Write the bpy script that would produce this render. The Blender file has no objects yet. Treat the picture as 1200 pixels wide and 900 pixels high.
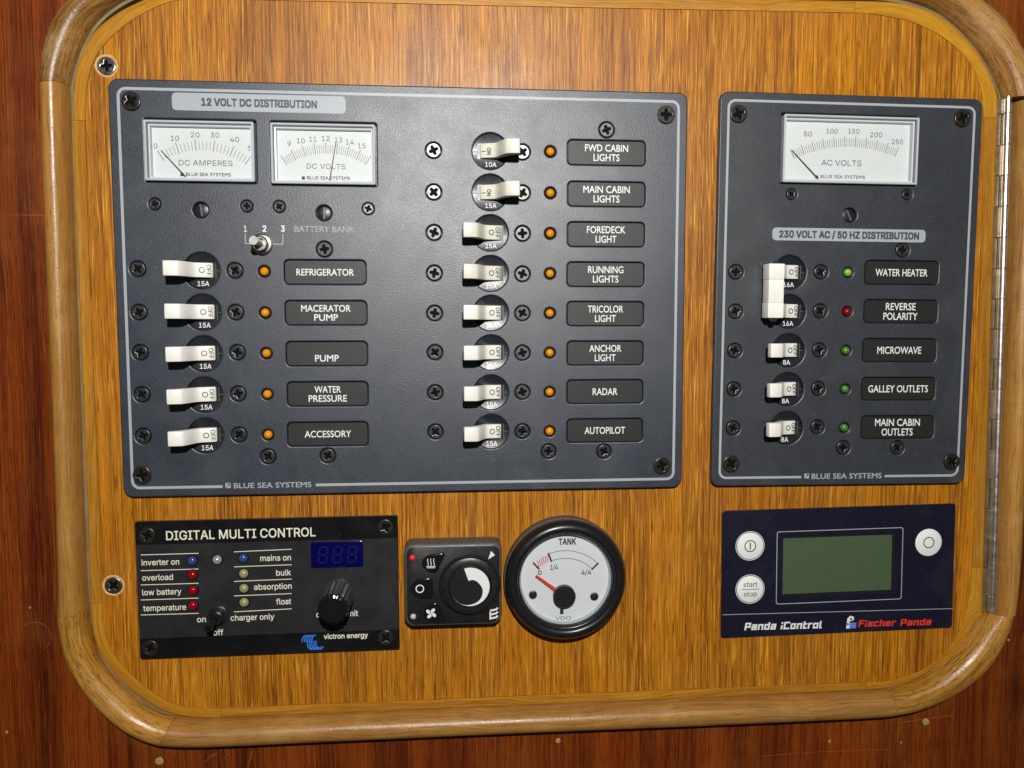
import bpy, bmesh, math, random
from mathutils import Vector, Matrix
from mathutils.geometry import delaunay_2d_cdt
random.seed(7)
PI = math.pi
scene = bpy.context.scene
C = scene.collection
MM = 0.001

# ------------------------------------------------------------------ camera
# The panel board is the plane h = 0; u runs right, v runs up, h towards the viewer.
# World: x = u, y = -h, z = v.  The camera's foot point on the board is the origin.
CAM_D = 0.350
FPX = 900.0
NAD = (525.0, 384.0)
_H = Vector((-(NAD[0]-600)/FPX, (NAD[1]-450)/FPX, 1.0)).normalized()
_U = Vector((10850, 90, -900)); _U = (_U - _H*_U.dot(_H)).normalized()
_V = _H.cross(_U).normalized()
cam_data = bpy.data.cameras.new('camera')
cam_data.sensor_width = 36.0
cam_data.lens = 36.0*FPX/1200.0
cam_data.clip_start = 0.01
cam_data.clip_end = 20
cam = bpy.data.objects.new('camera', cam_data); C.objects.link(cam)
# columns of the rotation = camera axes in world
def _w(v): return Vector((v[0], -v[2], v[1]))
cx = _w((_U.x, _V.x, _H.x)); cy = _w((_U.y, _V.y, _H.y)); cz = _w((_U.z, _V.z, _H.z))
cam.matrix_world = Matrix(((cx.x, cy.x, cz.x, 0), (cx.y, cy.y, cz.y, -CAM_D), (cx.z, cy.z, cz.z, 0), (0, 0, 0, 1)))
scene.camera = cam

# ------------------------------------------------------------------ light
world = bpy.data.worlds.new('World'); scene.world = world
world.use_nodes = True
bg = world.node_tree.nodes['Background']
bg.inputs[0].default_value = (0.95, 0.97, 1.0, 1)
bg.inputs[1].default_value = 0.035
def lamp(name, u, v, h, power, radius, col):
    ld = bpy.data.lights.new(name, 'POINT'); ld.energy = power; ld.shadow_soft_size = radius; ld.color = col
    lo = bpy.data.objects.new(name, ld); C.objects.link(lo); lo.location = (u, -h, v)
    return lo
lamp('cabin_lamp', 0.018, 0.188, 0.54, 16.0, 0.009, (1.0, 0.975, 0.94))
scene.view_settings.view_transform = 'Standard'
scene.view_settings.look = 'None'
scene.view_settings.exposure = 0.0
scene.view_settings.gamma = 1.0
try:
    scene.cycles.max_bounces = 6; scene.cycles.transparent_max_bounces = 8
    scene.cycles.sample_clamp_indirect = 3.0
    scene.cycles.caustics_reflective = False
except Exception: pass

# ------------------------------------------------------------------ measuring
def P(px, py, h=0.0):
    """point of the photograph -> place (u, v) on the plane at height h (metres) above the board"""
    d = Vector(((px-600)/FPX, -(py-450)/FPX, -1.0))
    du, dv, dh = d.dot(_U), d.dot(_V), d.dot(_H)
    t = (CAM_D-h)/(-dh)
    return Vector((t*du, t*dv))

# ------------------------------------------------------------------ materials
def newmat(name):
    m = bpy.data.materials.new(name); m.use_nodes = True
    nt = m.node_tree; b = nt.nodes['Principled BSDF']
    return m, nt, b
def N(nt, kind, **kw):
    n = nt.nodes.new(kind)
    for k, v in kw.items(): setattr(n, k, v)
    return n
def mat(name, col, rough=0.4, metal=0.0, spec=0.5, bump=None, var=0.0, varscale=120, rvar=0.0, coat=0.0, emit=None, subs=0.0, ior=1.5, dust=0.0):
    m, nt, b = newmat(name)
    b.inputs['Base Color'].default_value = (*col, 1)
    b.inputs['Roughness'].default_value = rough
    b.inputs['Metallic'].default_value = metal
    b.inputs['Specular IOR Level'].default_value = spec
    b.inputs['Coat Weight'].default_value = coat
    b.inputs['IOR'].default_value = ior
    b.inputs['Coat Roughness'].default_value = 0.08
    if subs: b.inputs['Subsurface Weight'].default_value = subs; b.inputs['Subsurface Scale'].default_value = 0.001
    if emit: b.inputs['Emission Color'].default_value = (*emit[0], 1); b.inputs['Emission Strength'].default_value = emit[1]
    tc = N(nt, 'ShaderNodeTexCoord')
    if var or rvar:
        n = N(nt, 'ShaderNodeTexNoise'); n.inputs['Scale'].default_value = varscale; n.inputs['Detail'].default_value = 5; n.inputs['Roughness'].default_value = 0.65
        nt.links.new(tc.outputs['Object'], n.inputs['Vector'])
        if var:
            r = N(nt, 'ShaderNodeValToRGB')
            r.color_ramp.elements[0].position = 0.3; r.color_ramp.elements[1].position = 0.7
            r.color_ramp.elements[0].color = (*[c*(1-var) for c in col], 1)
            r.color_ramp.elements[1].color = (*[min(1, c*(1+var)) for c in col], 1)
            nt.links.new(n.outputs['Fac'], r.inputs['Fac']); nt.links.new(r.outputs['Color'], b.inputs['Base Color'])
        if rvar:
            mr = N(nt, 'ShaderNodeMapRange'); mr.inputs['From Min'].default_value = 0.3; mr.inputs['From Max'].default_value = 0.7
            mr.inputs['To Min'].default_value = rough-rvar; mr.inputs['To Max'].default_value = rough+rvar
            nt.links.new(n.outputs['Fac'], mr.inputs['Value']); nt.links.new(mr.outputs['Result'], b.inputs['Roughness'])
    if dust:   # fine dust and faint wipe marks lying on the paint
        dn = N(nt, 'ShaderNodeTexNoise'); dn.inputs['Scale'].default_value = 1400; dn.inputs['Detail'].default_value = 1
        sm = N(nt, 'ShaderNodeTexNoise'); sm.inputs['Scale'].default_value = 28; sm.inputs['Detail'].default_value = 6; sm.inputs['Distortion'].default_value = 1.2
        nt.links.new(tc.outputs['Object'], dn.inputs['Vector']); nt.links.new(tc.outputs['Object'], sm.inputs['Vector'])
        m1 = N(nt, 'ShaderNodeMapRange'); m1.inputs['From Min'].default_value = 0.70; m1.inputs['From Max'].default_value = 0.76; nt.links.new(dn.outputs['Fac'], m1.inputs['Value'])
        m2 = N(nt, 'ShaderNodeMapRange'); m2.inputs['From Min'].default_value = 0.52; m2.inputs['From Max'].default_value = 0.75; m2.inputs['To Max'].default_value = 0.22*dust; nt.links.new(sm.outputs['Fac'], m2.inputs['Value'])
        mm_ = N(nt, 'ShaderNodeMath', operation='MULTIPLY_ADD'); mm_.inputs[1].default_value = dust; nt.links.new(m1.outputs['Result'], mm_.inputs[0]); nt.links.new(m2.outputs['Result'], mm_.inputs[2])
        mc = N(nt, 'ShaderNodeMix', data_type='RGBA'); mc.inputs['B'].default_value = (0.30, 0.30, 0.28, 1)
        src = b.inputs['Base Color'].links[0].from_socket if b.inputs['Base Color'].links else None
        if src: nt.links.new(src, mc.inputs['A'])
        else: mc.inputs['A'].default_value = (*col, 1)
        nt.links.new(mm_.outputs[0], mc.inputs['Factor']); nt.links.new(mc.outputs['Result'], b.inputs['Base Color'])
    if bump:
        n = N(nt, 'ShaderNodeTexNoise'); n.inputs['Scale'].default_value = bump[0]; n.inputs['Detail'].default_value = 3
        nt.links.new(tc.outputs['Object'], n.inputs['Vector'])
        bp = N(nt, 'ShaderNodeBump'); bp.inputs['Strength'].default_value = bump[1]; bp.inputs['Distance'].default_value = bump[2]
        nt.links.new(n.outputs['Fac'], bp.inputs['Height']); nt.links.new(bp.outputs['Normal'], b.inputs['Normal'])
    return m

def wood(name, dark, light, uv=False, grain=(1.0, 1.0), fleck=0.35, fleckcol=(0.75, 0.5, 0.22), rough=0.45, along='y', seed=0.0, scratches=False, pores=0.6, band=None, wob=0.02, polish=0.5, rough_bump=0.00008, wear=None, fine_w=0.45):
    """wood with the grain along local y (or along the u of a swept piece)"""
    m, nt, b = newmat(name)
    tc = N(nt, 'ShaderNodeTexCoord')
    src = tc.outputs['UV'] if uv else tc.outputs['Object']
    sep = N(nt, 'ShaderNodeSeparateXYZ'); nt.links.new(src, sep.inputs[0])
    a_out, x_out = (sep.outputs['Y'], sep.outputs['X']) if along == 'y' else (sep.outputs['X'], sep.outputs['Y'])
    info = N(nt, 'ShaderNodeObjectInfo')
    # gentle wander of the grain
    wn = N(nt, 'ShaderNodeTexNoise'); wn.inputs['Scale'].default_value = 9; wn.inputs['Detail'].default_value = 2
    nt.links.new(src, wn.inputs['Vector'])
    wm = N(nt, 'ShaderNodeMath', operation='MULTIPLY_ADD'); wm.inputs[1].default_value = wob; 
    nt.links.new(wn.outputs['Fac'], wm.inputs[0]); nt.links.new(x_out, wm.inputs[2])
    def streak(fx, fa, detail, off):
        mx = N(nt, 'ShaderNodeMath', operation='MULTIPLY'); mx.inputs[1].default_value = fx*grain[0]
        nt.links.new(wm.outputs[0], mx.inputs[0])
        ma = N(nt, 'ShaderNodeMath', operation='MULTIPLY'); ma.inputs[1].default_value = fa*grain[1]
        nt.links.new(a_out, ma.inputs[0])
        cb = N(nt, 'ShaderNodeCombineXYZ')
        rz = N(nt, 'ShaderNodeMath', operation='MULTIPLY_ADD'); rz.inputs[1].default_value = 40.0; rz.inputs[2].default_value = off+seed
        nt.links.new(info.outputs['Random'], rz.inputs[0])
        nt.links.new(mx.outputs[0], cb.inputs[0]); nt.links.new(ma.outputs[0], cb.inputs[1]); nt.links.new(rz.outputs[0], cb.inputs[2])
        n = N(nt, 'ShaderNodeTexNoise'); n.inputs['Scale'].default_value = 1; n.inputs['Detail'].default_value = detail; n.inputs['Roughness'].default_value = 0.6
        nt.links.new(cb.outputs[0], n.inputs['Vector'])
        return n.outputs['Fac']
    broad = streak(110, 2.2, 3, 1.0)
    fine = streak(1150, 14, 4, 7.0)
    mixf = N(nt, 'ShaderNodeMath', operation='MULTIPLY_ADD'); mixf.inputs[1].default_value = 1-fine_w
    half = N(nt, 'ShaderNodeMath', operation='MULTIPLY'); half.inputs[1].default_value = fine_w
    nt.links.new(fine, half.inputs[0]); nt.links.new(broad, mixf.inputs[0]); nt.links.new(half.outputs[0], mixf.inputs[2])
    ramp = N(nt, 'ShaderNodeValToRGB'); e = ramp.color_ramp.elements
    e[0].position = 0.39; e[0].color = (*dark, 1); e[1].position = 0.61; e[1].color = (*light, 1)
    nt.links.new(mixf.outputs[0], ramp.inputs['Fac'])
    col = ramp.outputs['Color']
    def over(colin, facsock, colr, amt):
        mm = N(nt, 'ShaderNodeMix', data_type='RGBA'); mm.inputs['B'].default_value = (*colr, 1)
        f = N(nt, 'ShaderNodeMath', operation='MULTIPLY'); f.inputs[1].default_value = amt
        nt.links.new(facsock, f.inputs[0]); nt.links.new(f.outputs[0], mm.inputs['Factor'])
        nt.links.new(colin, mm.inputs['A']); return mm.outputs['Result']
    def thresh(sock, lo, hi):
        mr = N(nt, 'ShaderNodeMapRange'); mr.inputs['From Min'].default_value = lo; mr.inputs['From Max'].default_value = hi
        nt.links.new(sock, mr.inputs['Value']); return mr.outputs['Result']
    pore_f = streak(2100, 80, 2, 21.0)
    col = over(col, thresh(pore_f, 0.56, 0.68), tuple(c*0.35 for c in dark), pores)
    line = streak(500, 5, 3, 55.0)
    col = over(col, thresh(line, 0.60, 0.70), tuple(c*0.35 for c in dark), pores*0.8)
    fl = streak(2300, 48, 2, 33.0)
    patch = streak(28, 6, 3, 77.0)
    fm = N(nt, 'ShaderNodeMath', operation='MULTIPLY'); nt.links.new(thresh(fl, 0.56, 0.67), fm.inputs[0]); nt.links.new(thresh(patch, 0.25, 0.50), fm.inputs[1])
    col = over(col, fm.outputs[0], fleckcol, fleck)
    if band:   # a paler strip of timber along one edge of a swept piece: (edge position, softness, colour, amount)
        bn = thresh(x_out, band[0]-band[1], band[0]+band[1])
        col = over(col, bn, band[2], band[3])
    if scratches:
        for k, (ang, sc) in enumerate(((0.5, 1.0), (-1.1, 1.3))):
            mp = N(nt, 'ShaderNodeMapping'); mp.inputs['Rotation'].default_value = (0, 0, ang); mp.inputs['Scale'].default_value = (4*sc, 900*sc, 1)
            nt.links.new(src, mp.inputs['Vector'])
            sn = N(nt, 'ShaderNodeTexNoise'); sn.inputs['Scale'].default_value = 1; sn.inputs['Detail'].default_value = 1
            nt.links.new(mp.outputs[0], sn.inputs['Vector'])
            col = over(col, thresh(sn.outputs['Fac'], 0.80, 0.84), (0.45, 0.25, 0.12), 0.35)
    if wear:
        wn2 = N(nt, 'ShaderNodeTexNoise'); wn2.inputs['Scale'].default_value = wear[2]; wn2.inputs['Detail'].default_value = 7; wn2.inputs['Roughness'].default_value = 0.7
        nt.links.new(tc.outputs['Object'], wn2.inputs['Vector'])
        col = over(col, thresh(wn2.outputs['Fac'], 0.50, 0.66), wear[0], wear[1])
        rm = N(nt, 'ShaderNodeMapRange'); rm.inputs['To Min'].default_value = rough-0.07; rm.inputs['To Max'].default_value = rough+0.12
        rm.inputs['From Min'].default_value = 0.35; rm.inputs['From Max'].default_value = 0.68
        nt.links.new(wn2.outputs['Fac'], rm.inputs['Value'])
    nt.links.new(col, b.inputs['Base Color'])
    b.inputs['Roughness'].default_value = rough
    if wear: nt.links.new(rm.outputs['Result'], b.inputs['Roughness'])
    b.inputs['Specular IOR Level'].default_value = polish
    bp = N(nt, 'ShaderNodeBump'); bp.inputs['Strength'].default_value = 0.35; bp.inputs['Distance'].default_value = 0.00012
    nt.links.new(fine, bp.inputs['Height'])
    bp2 = N(nt, 'ShaderNodeBump'); bp2.inputs['Strength'].default_value = 0.4; bp2.inputs['Distance'].default_value = 0.0001
    bp2.invert = True
    if rough_bump:
        rn = N(nt, 'ShaderNodeTexNoise'); rn.inputs['Scale'].default_value = 900; rn.inputs['Detail'].default_value = 4
        nt.links.new(tc.outputs['Object'], rn.inputs['Vector'])
        bp0 = N(nt, 'ShaderNodeBump'); bp0.inputs['Strength'].default_value = 0.5; bp0.inputs['Distance'].default_value = rough_bump
        nt.links.new(rn.outputs['Fac'], bp0.inputs['Height']); nt.links.new(bp0.outputs['Normal'], bp.inputs['Normal'])
    nt.links.new(pore_f, bp2.inputs['Height']); nt.links.new(bp.outputs['Normal'], bp2.inputs['Normal'])
    nt.links.new(bp2.outputs['Normal'], b.inputs['Normal'])
    return m

def clear_mat(name, tint=(1, 1, 1), refl=0.06, rough=0.03):
    m = bpy.data.materials.new(name); m.use_nodes = True; nt = m.node_tree; nt.nodes.clear()
    o = N(nt, 'ShaderNodeOutputMaterial'); mx = N(nt, 'ShaderNodeMixShader'); t = N(nt, 'ShaderNodeBsdfTransparent'); g = N(nt, 'ShaderNodeBsdfGlossy')
    t.inputs[0].default_value = (*tint, 1); g.inputs['Roughness'].default_value = rough; mx.inputs[0].default_value = refl
    nt.links.new(t.outputs[0], mx.inputs[1]); nt.links.new(g.outputs[0], mx.inputs[2]); nt.links.new(mx.outputs[0], o.inputs[0])
    return m

MT = dict(
    wall=wood('mahogany_bulkhead', (0.062, 0.0065, 0.0008), (0.230, 0.044, 0.003), fleck=0.30, fleckcol=(0.40, 0.13, 0.012), rough=0.42, scratches=True, pores=0.75, polish=0.3, wob=0.006, wear=((0.30, 0.10, 0.008), 0.25, 9)),
    veneer=wood('teak_veneer', (0.205, 0.060, 0.002), (0.53, 0.195, 0.006), fleck=0.7, fleckcol=(0.80, 0.40, 0.040), rough=0.42, polish=0.4, pores=0.8, wob=0.003, fine_w=0.62, wear=((0.33, 0.125, 0.008), 0.25, 22)),
    trim=wood('teak_trim', (0.30, 0.115, 0.007), (0.52, 0.235, 0.014), uv=True, along='x', fleck=0.25, rough=0.42, pores=0.5, polish=0.4, wear=((0.30, 0.13, 0.01), 0.3, 30)),
    trim_corner=wood('gold_teak_trim', (0.38, 0.155, 0.008), (0.56, 0.27, 0.016), uv=True, along='x', fleck=0.15, rough=0.4, pores=0.35, grain=(0.7, 1.5), seed=3, polish=0.4, wear=((0.30, 0.13, 0.01), 0.3, 30)),
    mould=wood('teak_moulding', (0.27, 0.105, 0.007), (0.60, 0.27, 0.028), uv=True, along='x', fleck=0.35, fleckcol=(0.75, 0.52, 0.2), rough=0.36, pores=0.85, seed=5, band=(0.0100, 0.0016, (0.30, 0.155, 0.05), 0.5), polish=0.55, rough_bump=0.00018, wob=0.02, grain=(0.7, 1.0), wear=((0.62, 0.38, 0.11), 0.22, 45)),
    mould_gold=wood('teak_corner_moulding', (0.23, 0.092, 0.009), (0.52, 0.25, 0.036), uv=True, along='x', fleck=0.3, fleckcol=(0.72, 0.5, 0.2), rough=0.34, pores=0.85, seed=9, grain=(0.8, 2.5), polish=0.6, rough_bump=0.00018, wob=0.03, wear=((0.60, 0.36, 0.10), 0.28, 40)),
    mould_dark=wood('walnut_brown_corner_moulding', (0.18, 0.080, 0.014), (0.46, 0.235, 0.060), uv=True, along='x', fleck=0.35, fleckcol=(0.6, 0.42, 0.22), rough=0.36, pores=0.8, seed=12, grain=(0.9, 3.0), polish=0.6, rough_bump=0.0002, wob=0.03, wear=((0.50, 0.33, 0.15), 0.35, 40)),
    lining=mat('pale_rebate_lining', (0.20, 0.155, 0.075), 0.6, var=0.25, varscale=90),
    darkgap=mat('gap_shade_black', (0.02, 0.014, 0.01), 0.8),  # near-black colour stands in for the shade deep in the door gap
    panel=mat('slate_powder_coat', (0.0200, 0.0275, 0.0415), 0.43, ior=1.72, dust=0.25, bump=(1900, 0.8, 0.00013), var=0.10, varscale=60, rvar=0.035),
    panel_ac=mat('slate_grey_powder_coat', (0.031, 0.0355, 0.043), 0.43, ior=1.6, dust=0.25, bump=(1900, 0.7, 0.00011), var=0.08, varscale=60, rvar=0.03),
    label=mat('black_label_film', (0.013, 0.013, 0.013), 0.45, ior=1.5, bump=(2600, 0.9, 0.00012), var=0.35, varscale=1800),
    label_ac=mat('matt_black_label', (0.014, 0.014, 0.0125), 0.5, bump=(2600, 0.3, 0.0001)),
    pale=mat('pale_grey_print', (0.37, 0.40, 0.43), 0.45),
    white_print=mat('white_print', (0.78, 0.78, 0.76), 0.5),
    faded_print=mat('worn_white_print', (0.30, 0.31, 0.34), 0.5, var=0.5, varscale=1500),
    cream_print=mat('cream_print', (0.78, 0.76, 0.60), 0.5),
    grey_print=mat('slate_print', (0.055, 0.06, 0.075), 0.5),
    ink=mat('black_ink', (0.035, 0.035, 0.04), 0.5),
    ink_soft=mat('soft_grey_ink', (0.16, 0.17, 0.17), 0.5),
    rocker=mat('ivory_plastic', (0.84, 0.83, 0.75), 0.38, var=0.04, varscale=300, bump=(900, 0.15, 0.00008)),
    rocker_lo=mat('yellowed_ivory_plastic', (0.74, 0.72, 0.60), 0.38, var=0.05, varscale=300),
    breaker=mat('black_glossy_plastic', (0.014, 0.015, 0.021), 0.33, spec=0.4, rvar=0.06, varscale=300),
    slot=mat('grey_plastic_slot', (0.12, 0.12, 0.13), 0.4),
    black=mat('black_plastic', (0.012, 0.012, 0.013), 0.36, dust=0.12, bump=(1500, 0.25, 0.0001), rvar=0.05, varscale=150),
    black_gloss=mat('gloss_black_plastic', (0.008, 0.008, 0.010), 0.16, rvar=0.05, varscale=150),
    rubber=mat('dusty_black_moulding', (0.075, 0.068, 0.058), 0.55, bump=(1500, 0.4, 0.0001), var=0.4, varscale=900),
    screw=mat('black_oxide_screw', (0.026, 0.026, 0.027), 0.34, metal=0.15, spec=1.0, rvar=0.06, varscale=600, var=0.3),
    screw_dark=mat('dark_bronze_screw', (0.028, 0.023, 0.018), 0.3, metal=0.3, spec=0.8, var=0.3, varscale=600),
    recess=mat('screw_recess', (0.003, 0.003, 0.003), 0.7, spec=0.1),
    steel=mat('bright_steel', (0.55, 0.53, 0.48), 0.28, metal=1.0, var=0.35, varscale=700, rvar=0.08),
    steel_dull=mat('dull_steel', (0.34, 0.32, 0.28), 0.34, metal=1.0, var=0.4, varscale=700),
    chrome=mat('polished_hinge_steel', (0.80, 0.74, 0.72), 0.36, metal=1.0, var=0.2, varscale=300, rvar=0.06),
    leaf=mat('brass_tinted_hinge_leaf', (0.42, 0.34, 0.22), 0.38, metal=0.8, var=0.3, varscale=300),
    burr=mat('pale_splintered_veneer', (0.62, 0.42, 0.20), 0.7, var=0.3, varscale=900),
    filler=mat('cream_hole_filler', (0.36, 0.24, 0.10), 0.7, var=0.3, varscale=700),
    amber=mat('amber_led_lens', (0.82, 0.30, 0.005), 0.14, subs=0.2, var=0.12, varscale=900),
    green=mat('green_led_lens', (0.07, 0.22, 0.03), 0.14),
    green_hi=mat('bright_green_led_lens', (0.19, 0.48, 0.05), 0.14),
    red=mat('red_led_lens', (0.27, 0.003, 0.006), 0.12),
    red_lit=mat('lit_red_led_lens', (0.55, 0.01, 0.02), 0.15, emit=((1, 0.03, 0.06), 0.25)),
    blue=mat('blue_led_lens', (0.03, 0.07, 0.22), 0.12),
    olive=mat('olive_led_lens', (0.30, 0.30, 0.14), 0.2),
    silver=mat('clear_led_lens', (0.62, 0.66, 0.74), 0.1, metal=0.6),
    grey_led=mat('frosted_led_lens', (0.5, 0.5, 0.47), 0.3),
    dial=mat('white_meter_dial', (0.83, 0.88, 0.87), 0.55, var=0.02, varscale=60),
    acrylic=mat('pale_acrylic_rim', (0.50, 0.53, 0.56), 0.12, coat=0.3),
    acrylic_dark=mat('shaded_acrylic_wall', (0.19, 0.20, 0.22), 0.2),  # shaded wall and bright edge of the clear cover are set by colour
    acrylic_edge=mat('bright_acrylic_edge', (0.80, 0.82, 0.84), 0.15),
    glass=clear_mat('clear_window', refl=0.07, rough=0.05),
    vic=mat('charcoal_control_face', (0.017, 0.0175, 0.019), 0.40, dust=0.12, rvar=0.06, varscale=80, var=0.2),
    vic_black=mat('gloss_black_band', (0.005, 0.005, 0.006), 0.30, dust=0.12, rvar=0.1, varscale=80),
    disp=mat('deep_blue_display', (0.001, 0.001, 0.05), 0.14, emit=((0.0, 0.0, 1.0), 0.010)),
    disp_seg=mat('dim_display_segment', (0.008, 0.008, 0.085), 0.3),
    logo_blue=mat('bright_blue_print', (0.03, 0.17, 0.62), 0.5),
    navy=mat('navy_membrane', (0.0075, 0.0075, 0.020), 0.36, dust=0.12, bump=(1500, 0.12, 0.00006), rvar=0.04, varscale=60),
    lcd=mat('green_lcd', (0.066, 0.100, 0.050), 0.42, var=0.06, varscale=200),
    lcd_wall=mat('dark_lcd_surround', (0.010, 0.012, 0.012), 0.4),
    button=mat('pale_membrane_button', (0.80, 0.83, 0.78), 0.38, var=0.03, varscale=300),
    red_print=mat('bright_red_print', (0.70, 0.035, 0.02), 0.5),
    knob_side=mat('lit_flute_plastic', (0.045, 0.045, 0.048), 0.22, spec=1.0),  # greyer than the cap: light on the flutes is put into the colour
    bezel=mat('satin_black_bezel', (0.010, 0.010, 0.011), 0.30, rvar=0.06, varscale=200),
    lever=mat('worn_pale_metal', (0.58, 0.57, 0.52), 0.45, metal=0.35, var=0.2, varscale=900),
    scratch=mat('pale_scratch', (0.26, 0.095, 0.028), 0.6, var=0.5, varscale=400),
    gauge=mat('white_gauge_dial', (0.80, 0.84, 0.86), 0.5, var=0.02, varscale=50),
    needle_red=mat('red_needle', (0.75, 0.06, 0.03), 0.4),
    blue_print=mat('pale_blue_print', (0.12, 0.20, 0.62), 0.5),
)

# ------------------------------------------------------------------ mesh helpers (local: x right, y up, z out of the board)
class MB:
    def __init__(s): s.v = []; s.f = []
    def add(s, vs, fs):
        o = len(s.v); s.v += [tuple(p) for p in vs]; s.f += [tuple(i+o for i in f) for f in fs]; return s
    def loft(s, loops, cap0=True, cap1=True, closed=True):
        """loops: list of lists of 3-D points, equal count"""
        n = len(loops[0]); vs = [p for l in loops for p in l]; fs = []
        for k in range(len(loops)-1):
            for i in range(n if closed else n-1):
                j = (i+1) % n
                fs.append((k*n+i, k*n+j, (k+1)*n+j, (k+1)*n+i))
        if cap0: fs.append(tuple(range(n))[::-1])
        if cap1: fs.append(tuple((len(loops)-1)*n+i for i in range(n)))
        return s.add(vs, fs)
    def prism(s, loop2, z0, z1):
        return s.loft([[(x, y, z0) for x, y in loop2], [(x, y, z1) for x, y in loop2]])
    def lathe(s, prof, c=(0, 0), n=32, cap0=True, cap1=True):
        return s.loft([[(c[0]+r*math.cos(2*PI*i/n), c[1]+r*math.sin(2*PI*i/n), z) for i in range(n)] for r, z in prof], cap0, cap1)
    def box(s, x0, x1, y0, y1, z0, z1, b=0):
        if b:
            return s.loft([[(x, y, z) for x, y in rr((x0+x1)/2, (y0+y1)/2, x1-x0-2*i, y1-y0-2*i, b, 3)] for i, z in ((0, z0), (0, z1-b), (b*0.3, z1-b*0.3), (b, z1))])
        return s.prism([(x0, y0), (x1, y0), (x1, y1), (x0, y1)], z0, z1)
    def rod(s, p0, p1, r0, r1=None, n=14, cap=True):
        r1 = r0 if r1 is None else r1
        p0 = Vector(p0); p1 = Vector(p1); d = (p1-p0).normalized()
        a = d.orthogonal().normalized(); b = d.cross(a)
        L = []
        for p, r in ((p0, r0), (p1, r1)):
            L.append([tuple(p+a*r*math.cos(2*PI*i/n)+b*r*math.sin(2*PI*i/n)) for i in range(n)])
        return s.loft(L, cap, cap)
    def ribbon(s, pts, w, z0, z1):
        """flat strip of width w (number or list) along a 2-D polyline"""
        L = len(pts); ws = w if isinstance(w, (list, tuple)) else [w]*L
        lf, rt = [], []
        for i, p in enumerate(pts):
            a = Vector(pts[max(0, i-1)]); b = Vector(pts[min(L-1, i+1)]); d = (b-a).normalized(); n = Vector((-d.y, d.x))*ws[i]/2
            lf.append(Vector(p)+n); rt.append(Vector(p)-n)
        loops = []
        for a, b in zip(lf, rt): loops.append([(a.x, a.y, z0), (b.x, b.y, z0), (b.x, b.y, z1), (a.x, a.y, z1)])
        return s.loft(loops)
    def mesh(s, name, material, smooth=35):
        me = bpy.data.meshes.new(name); me.from_pydata(s.v, [], s.f); me.update()
        bm = bmesh.new(); bm.from_mesh(me); bmesh.ops.recalc_face_normals(bm, faces=bm.faces); bm.to_mesh(me); bm.free()
        me.materials.append(material)
        if smooth:
            me.polygons.foreach_set('use_smooth', [True]*len(me.polygons)); me.set_sharp_from_angle(angle=math.radians(smooth))
        return me
def circ(cx_, cy_, r, n=32): return [(cx_+r*math.cos(2*PI*i/n), cy_+r*math.sin(2*PI*i/n)) for i in range(n)]
def rr(cx_, cy_, w, h, r, n=5):
    r = max(1e-6, min(r, w/2-1e-6, h/2-1e-6)); out = []
    for sx, sy, a0 in ((1, 1, 0), (-1, 1, 90), (-1, -1, 180), (1, -1, 270)):
        for k in range(n+1):
            a = math.radians(a0+90*k/n); out.append((cx_+sx*(w/2-r)+r*math.cos(a), cy_+sy*(h/2-r)+r*math.sin(a)))
    return out
def link(name, data, parent=None, loc=(0, 0, 0), rotz=0.0):
    o = bpy.data.objects.new(name, data); C.objects.link(o)
    if parent: o.parent = parent
    o.location = loc; o.rotation_euler = (0, 0, rotz)
    return o
def curve_mesh(name, loops, z0, z1, material, bevel=0.0, res=1):
    """flat sheet with real holes: the first loop is the outline, the rest are holes"""
    cu = bpy.data.curves.new(name, 'CURVE'); cu.dimensions = '2D'; cu.fill_mode = 'BOTH'
    for lp in loops:
        sp = cu.splines.new('POLY'); sp.points.add(len(lp)-1)
        for q, (x, y) in zip(sp.points, lp): q.co = (x*1000, y*1000, 0, 1)
        sp.use_cyclic_u = True
    t = (z1-z0)*1000/2
    cu.extrude = t-bevel*1000; cu.bevel_depth = bevel*1000; cu.bevel_resolution = res; cu.offset = -bevel*1000
    return _from_curve(name, cu, lambda v: (v.x*MM, v.y*MM, v.z*MM+(z0+z1)/2), material)
def _from_curve(name, cu, fn, material, smooth=35):
    o = bpy.data.objects.new('tmp', cu); C.objects.link(o)
    dg = bpy.context.evaluated_depsgraph_get(); me = bpy.data.meshes.new_from_object(o.evaluated_get(dg))
    bpy.data.objects.remove(o); bpy.data.curves.remove(cu)
    me.name = name
    for v in me.vertices: v.co = fn(v.co)
    me.materials.clear(); me.materials.append(material)
    if smooth:
        me.polygons.foreach_set('use_smooth', [True]*len(me.polygons)); me.set_sharp_from_angle(angle=math.radians(smooth))
    return me
_cap = {}
try:
    INTER = bpy.data.fonts.load(bpy.utils.system_resource('DATAFILES')+'/fonts/Inter.woff2')
except Exception:
    INTER = None
def raw_text(s, bold=0.0, space=1.0, sans=False):
    cu = bpy.data.curves.new('txt', 'FONT'); cu.body = s; cu.size = 10; cu.space_character = space
    cu.resolution_u = 3; cu.fill_mode = 'NONE'
    if sans and INTER: cu.font = INTER
    cu.extrude = 0.0
    return cu
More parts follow.
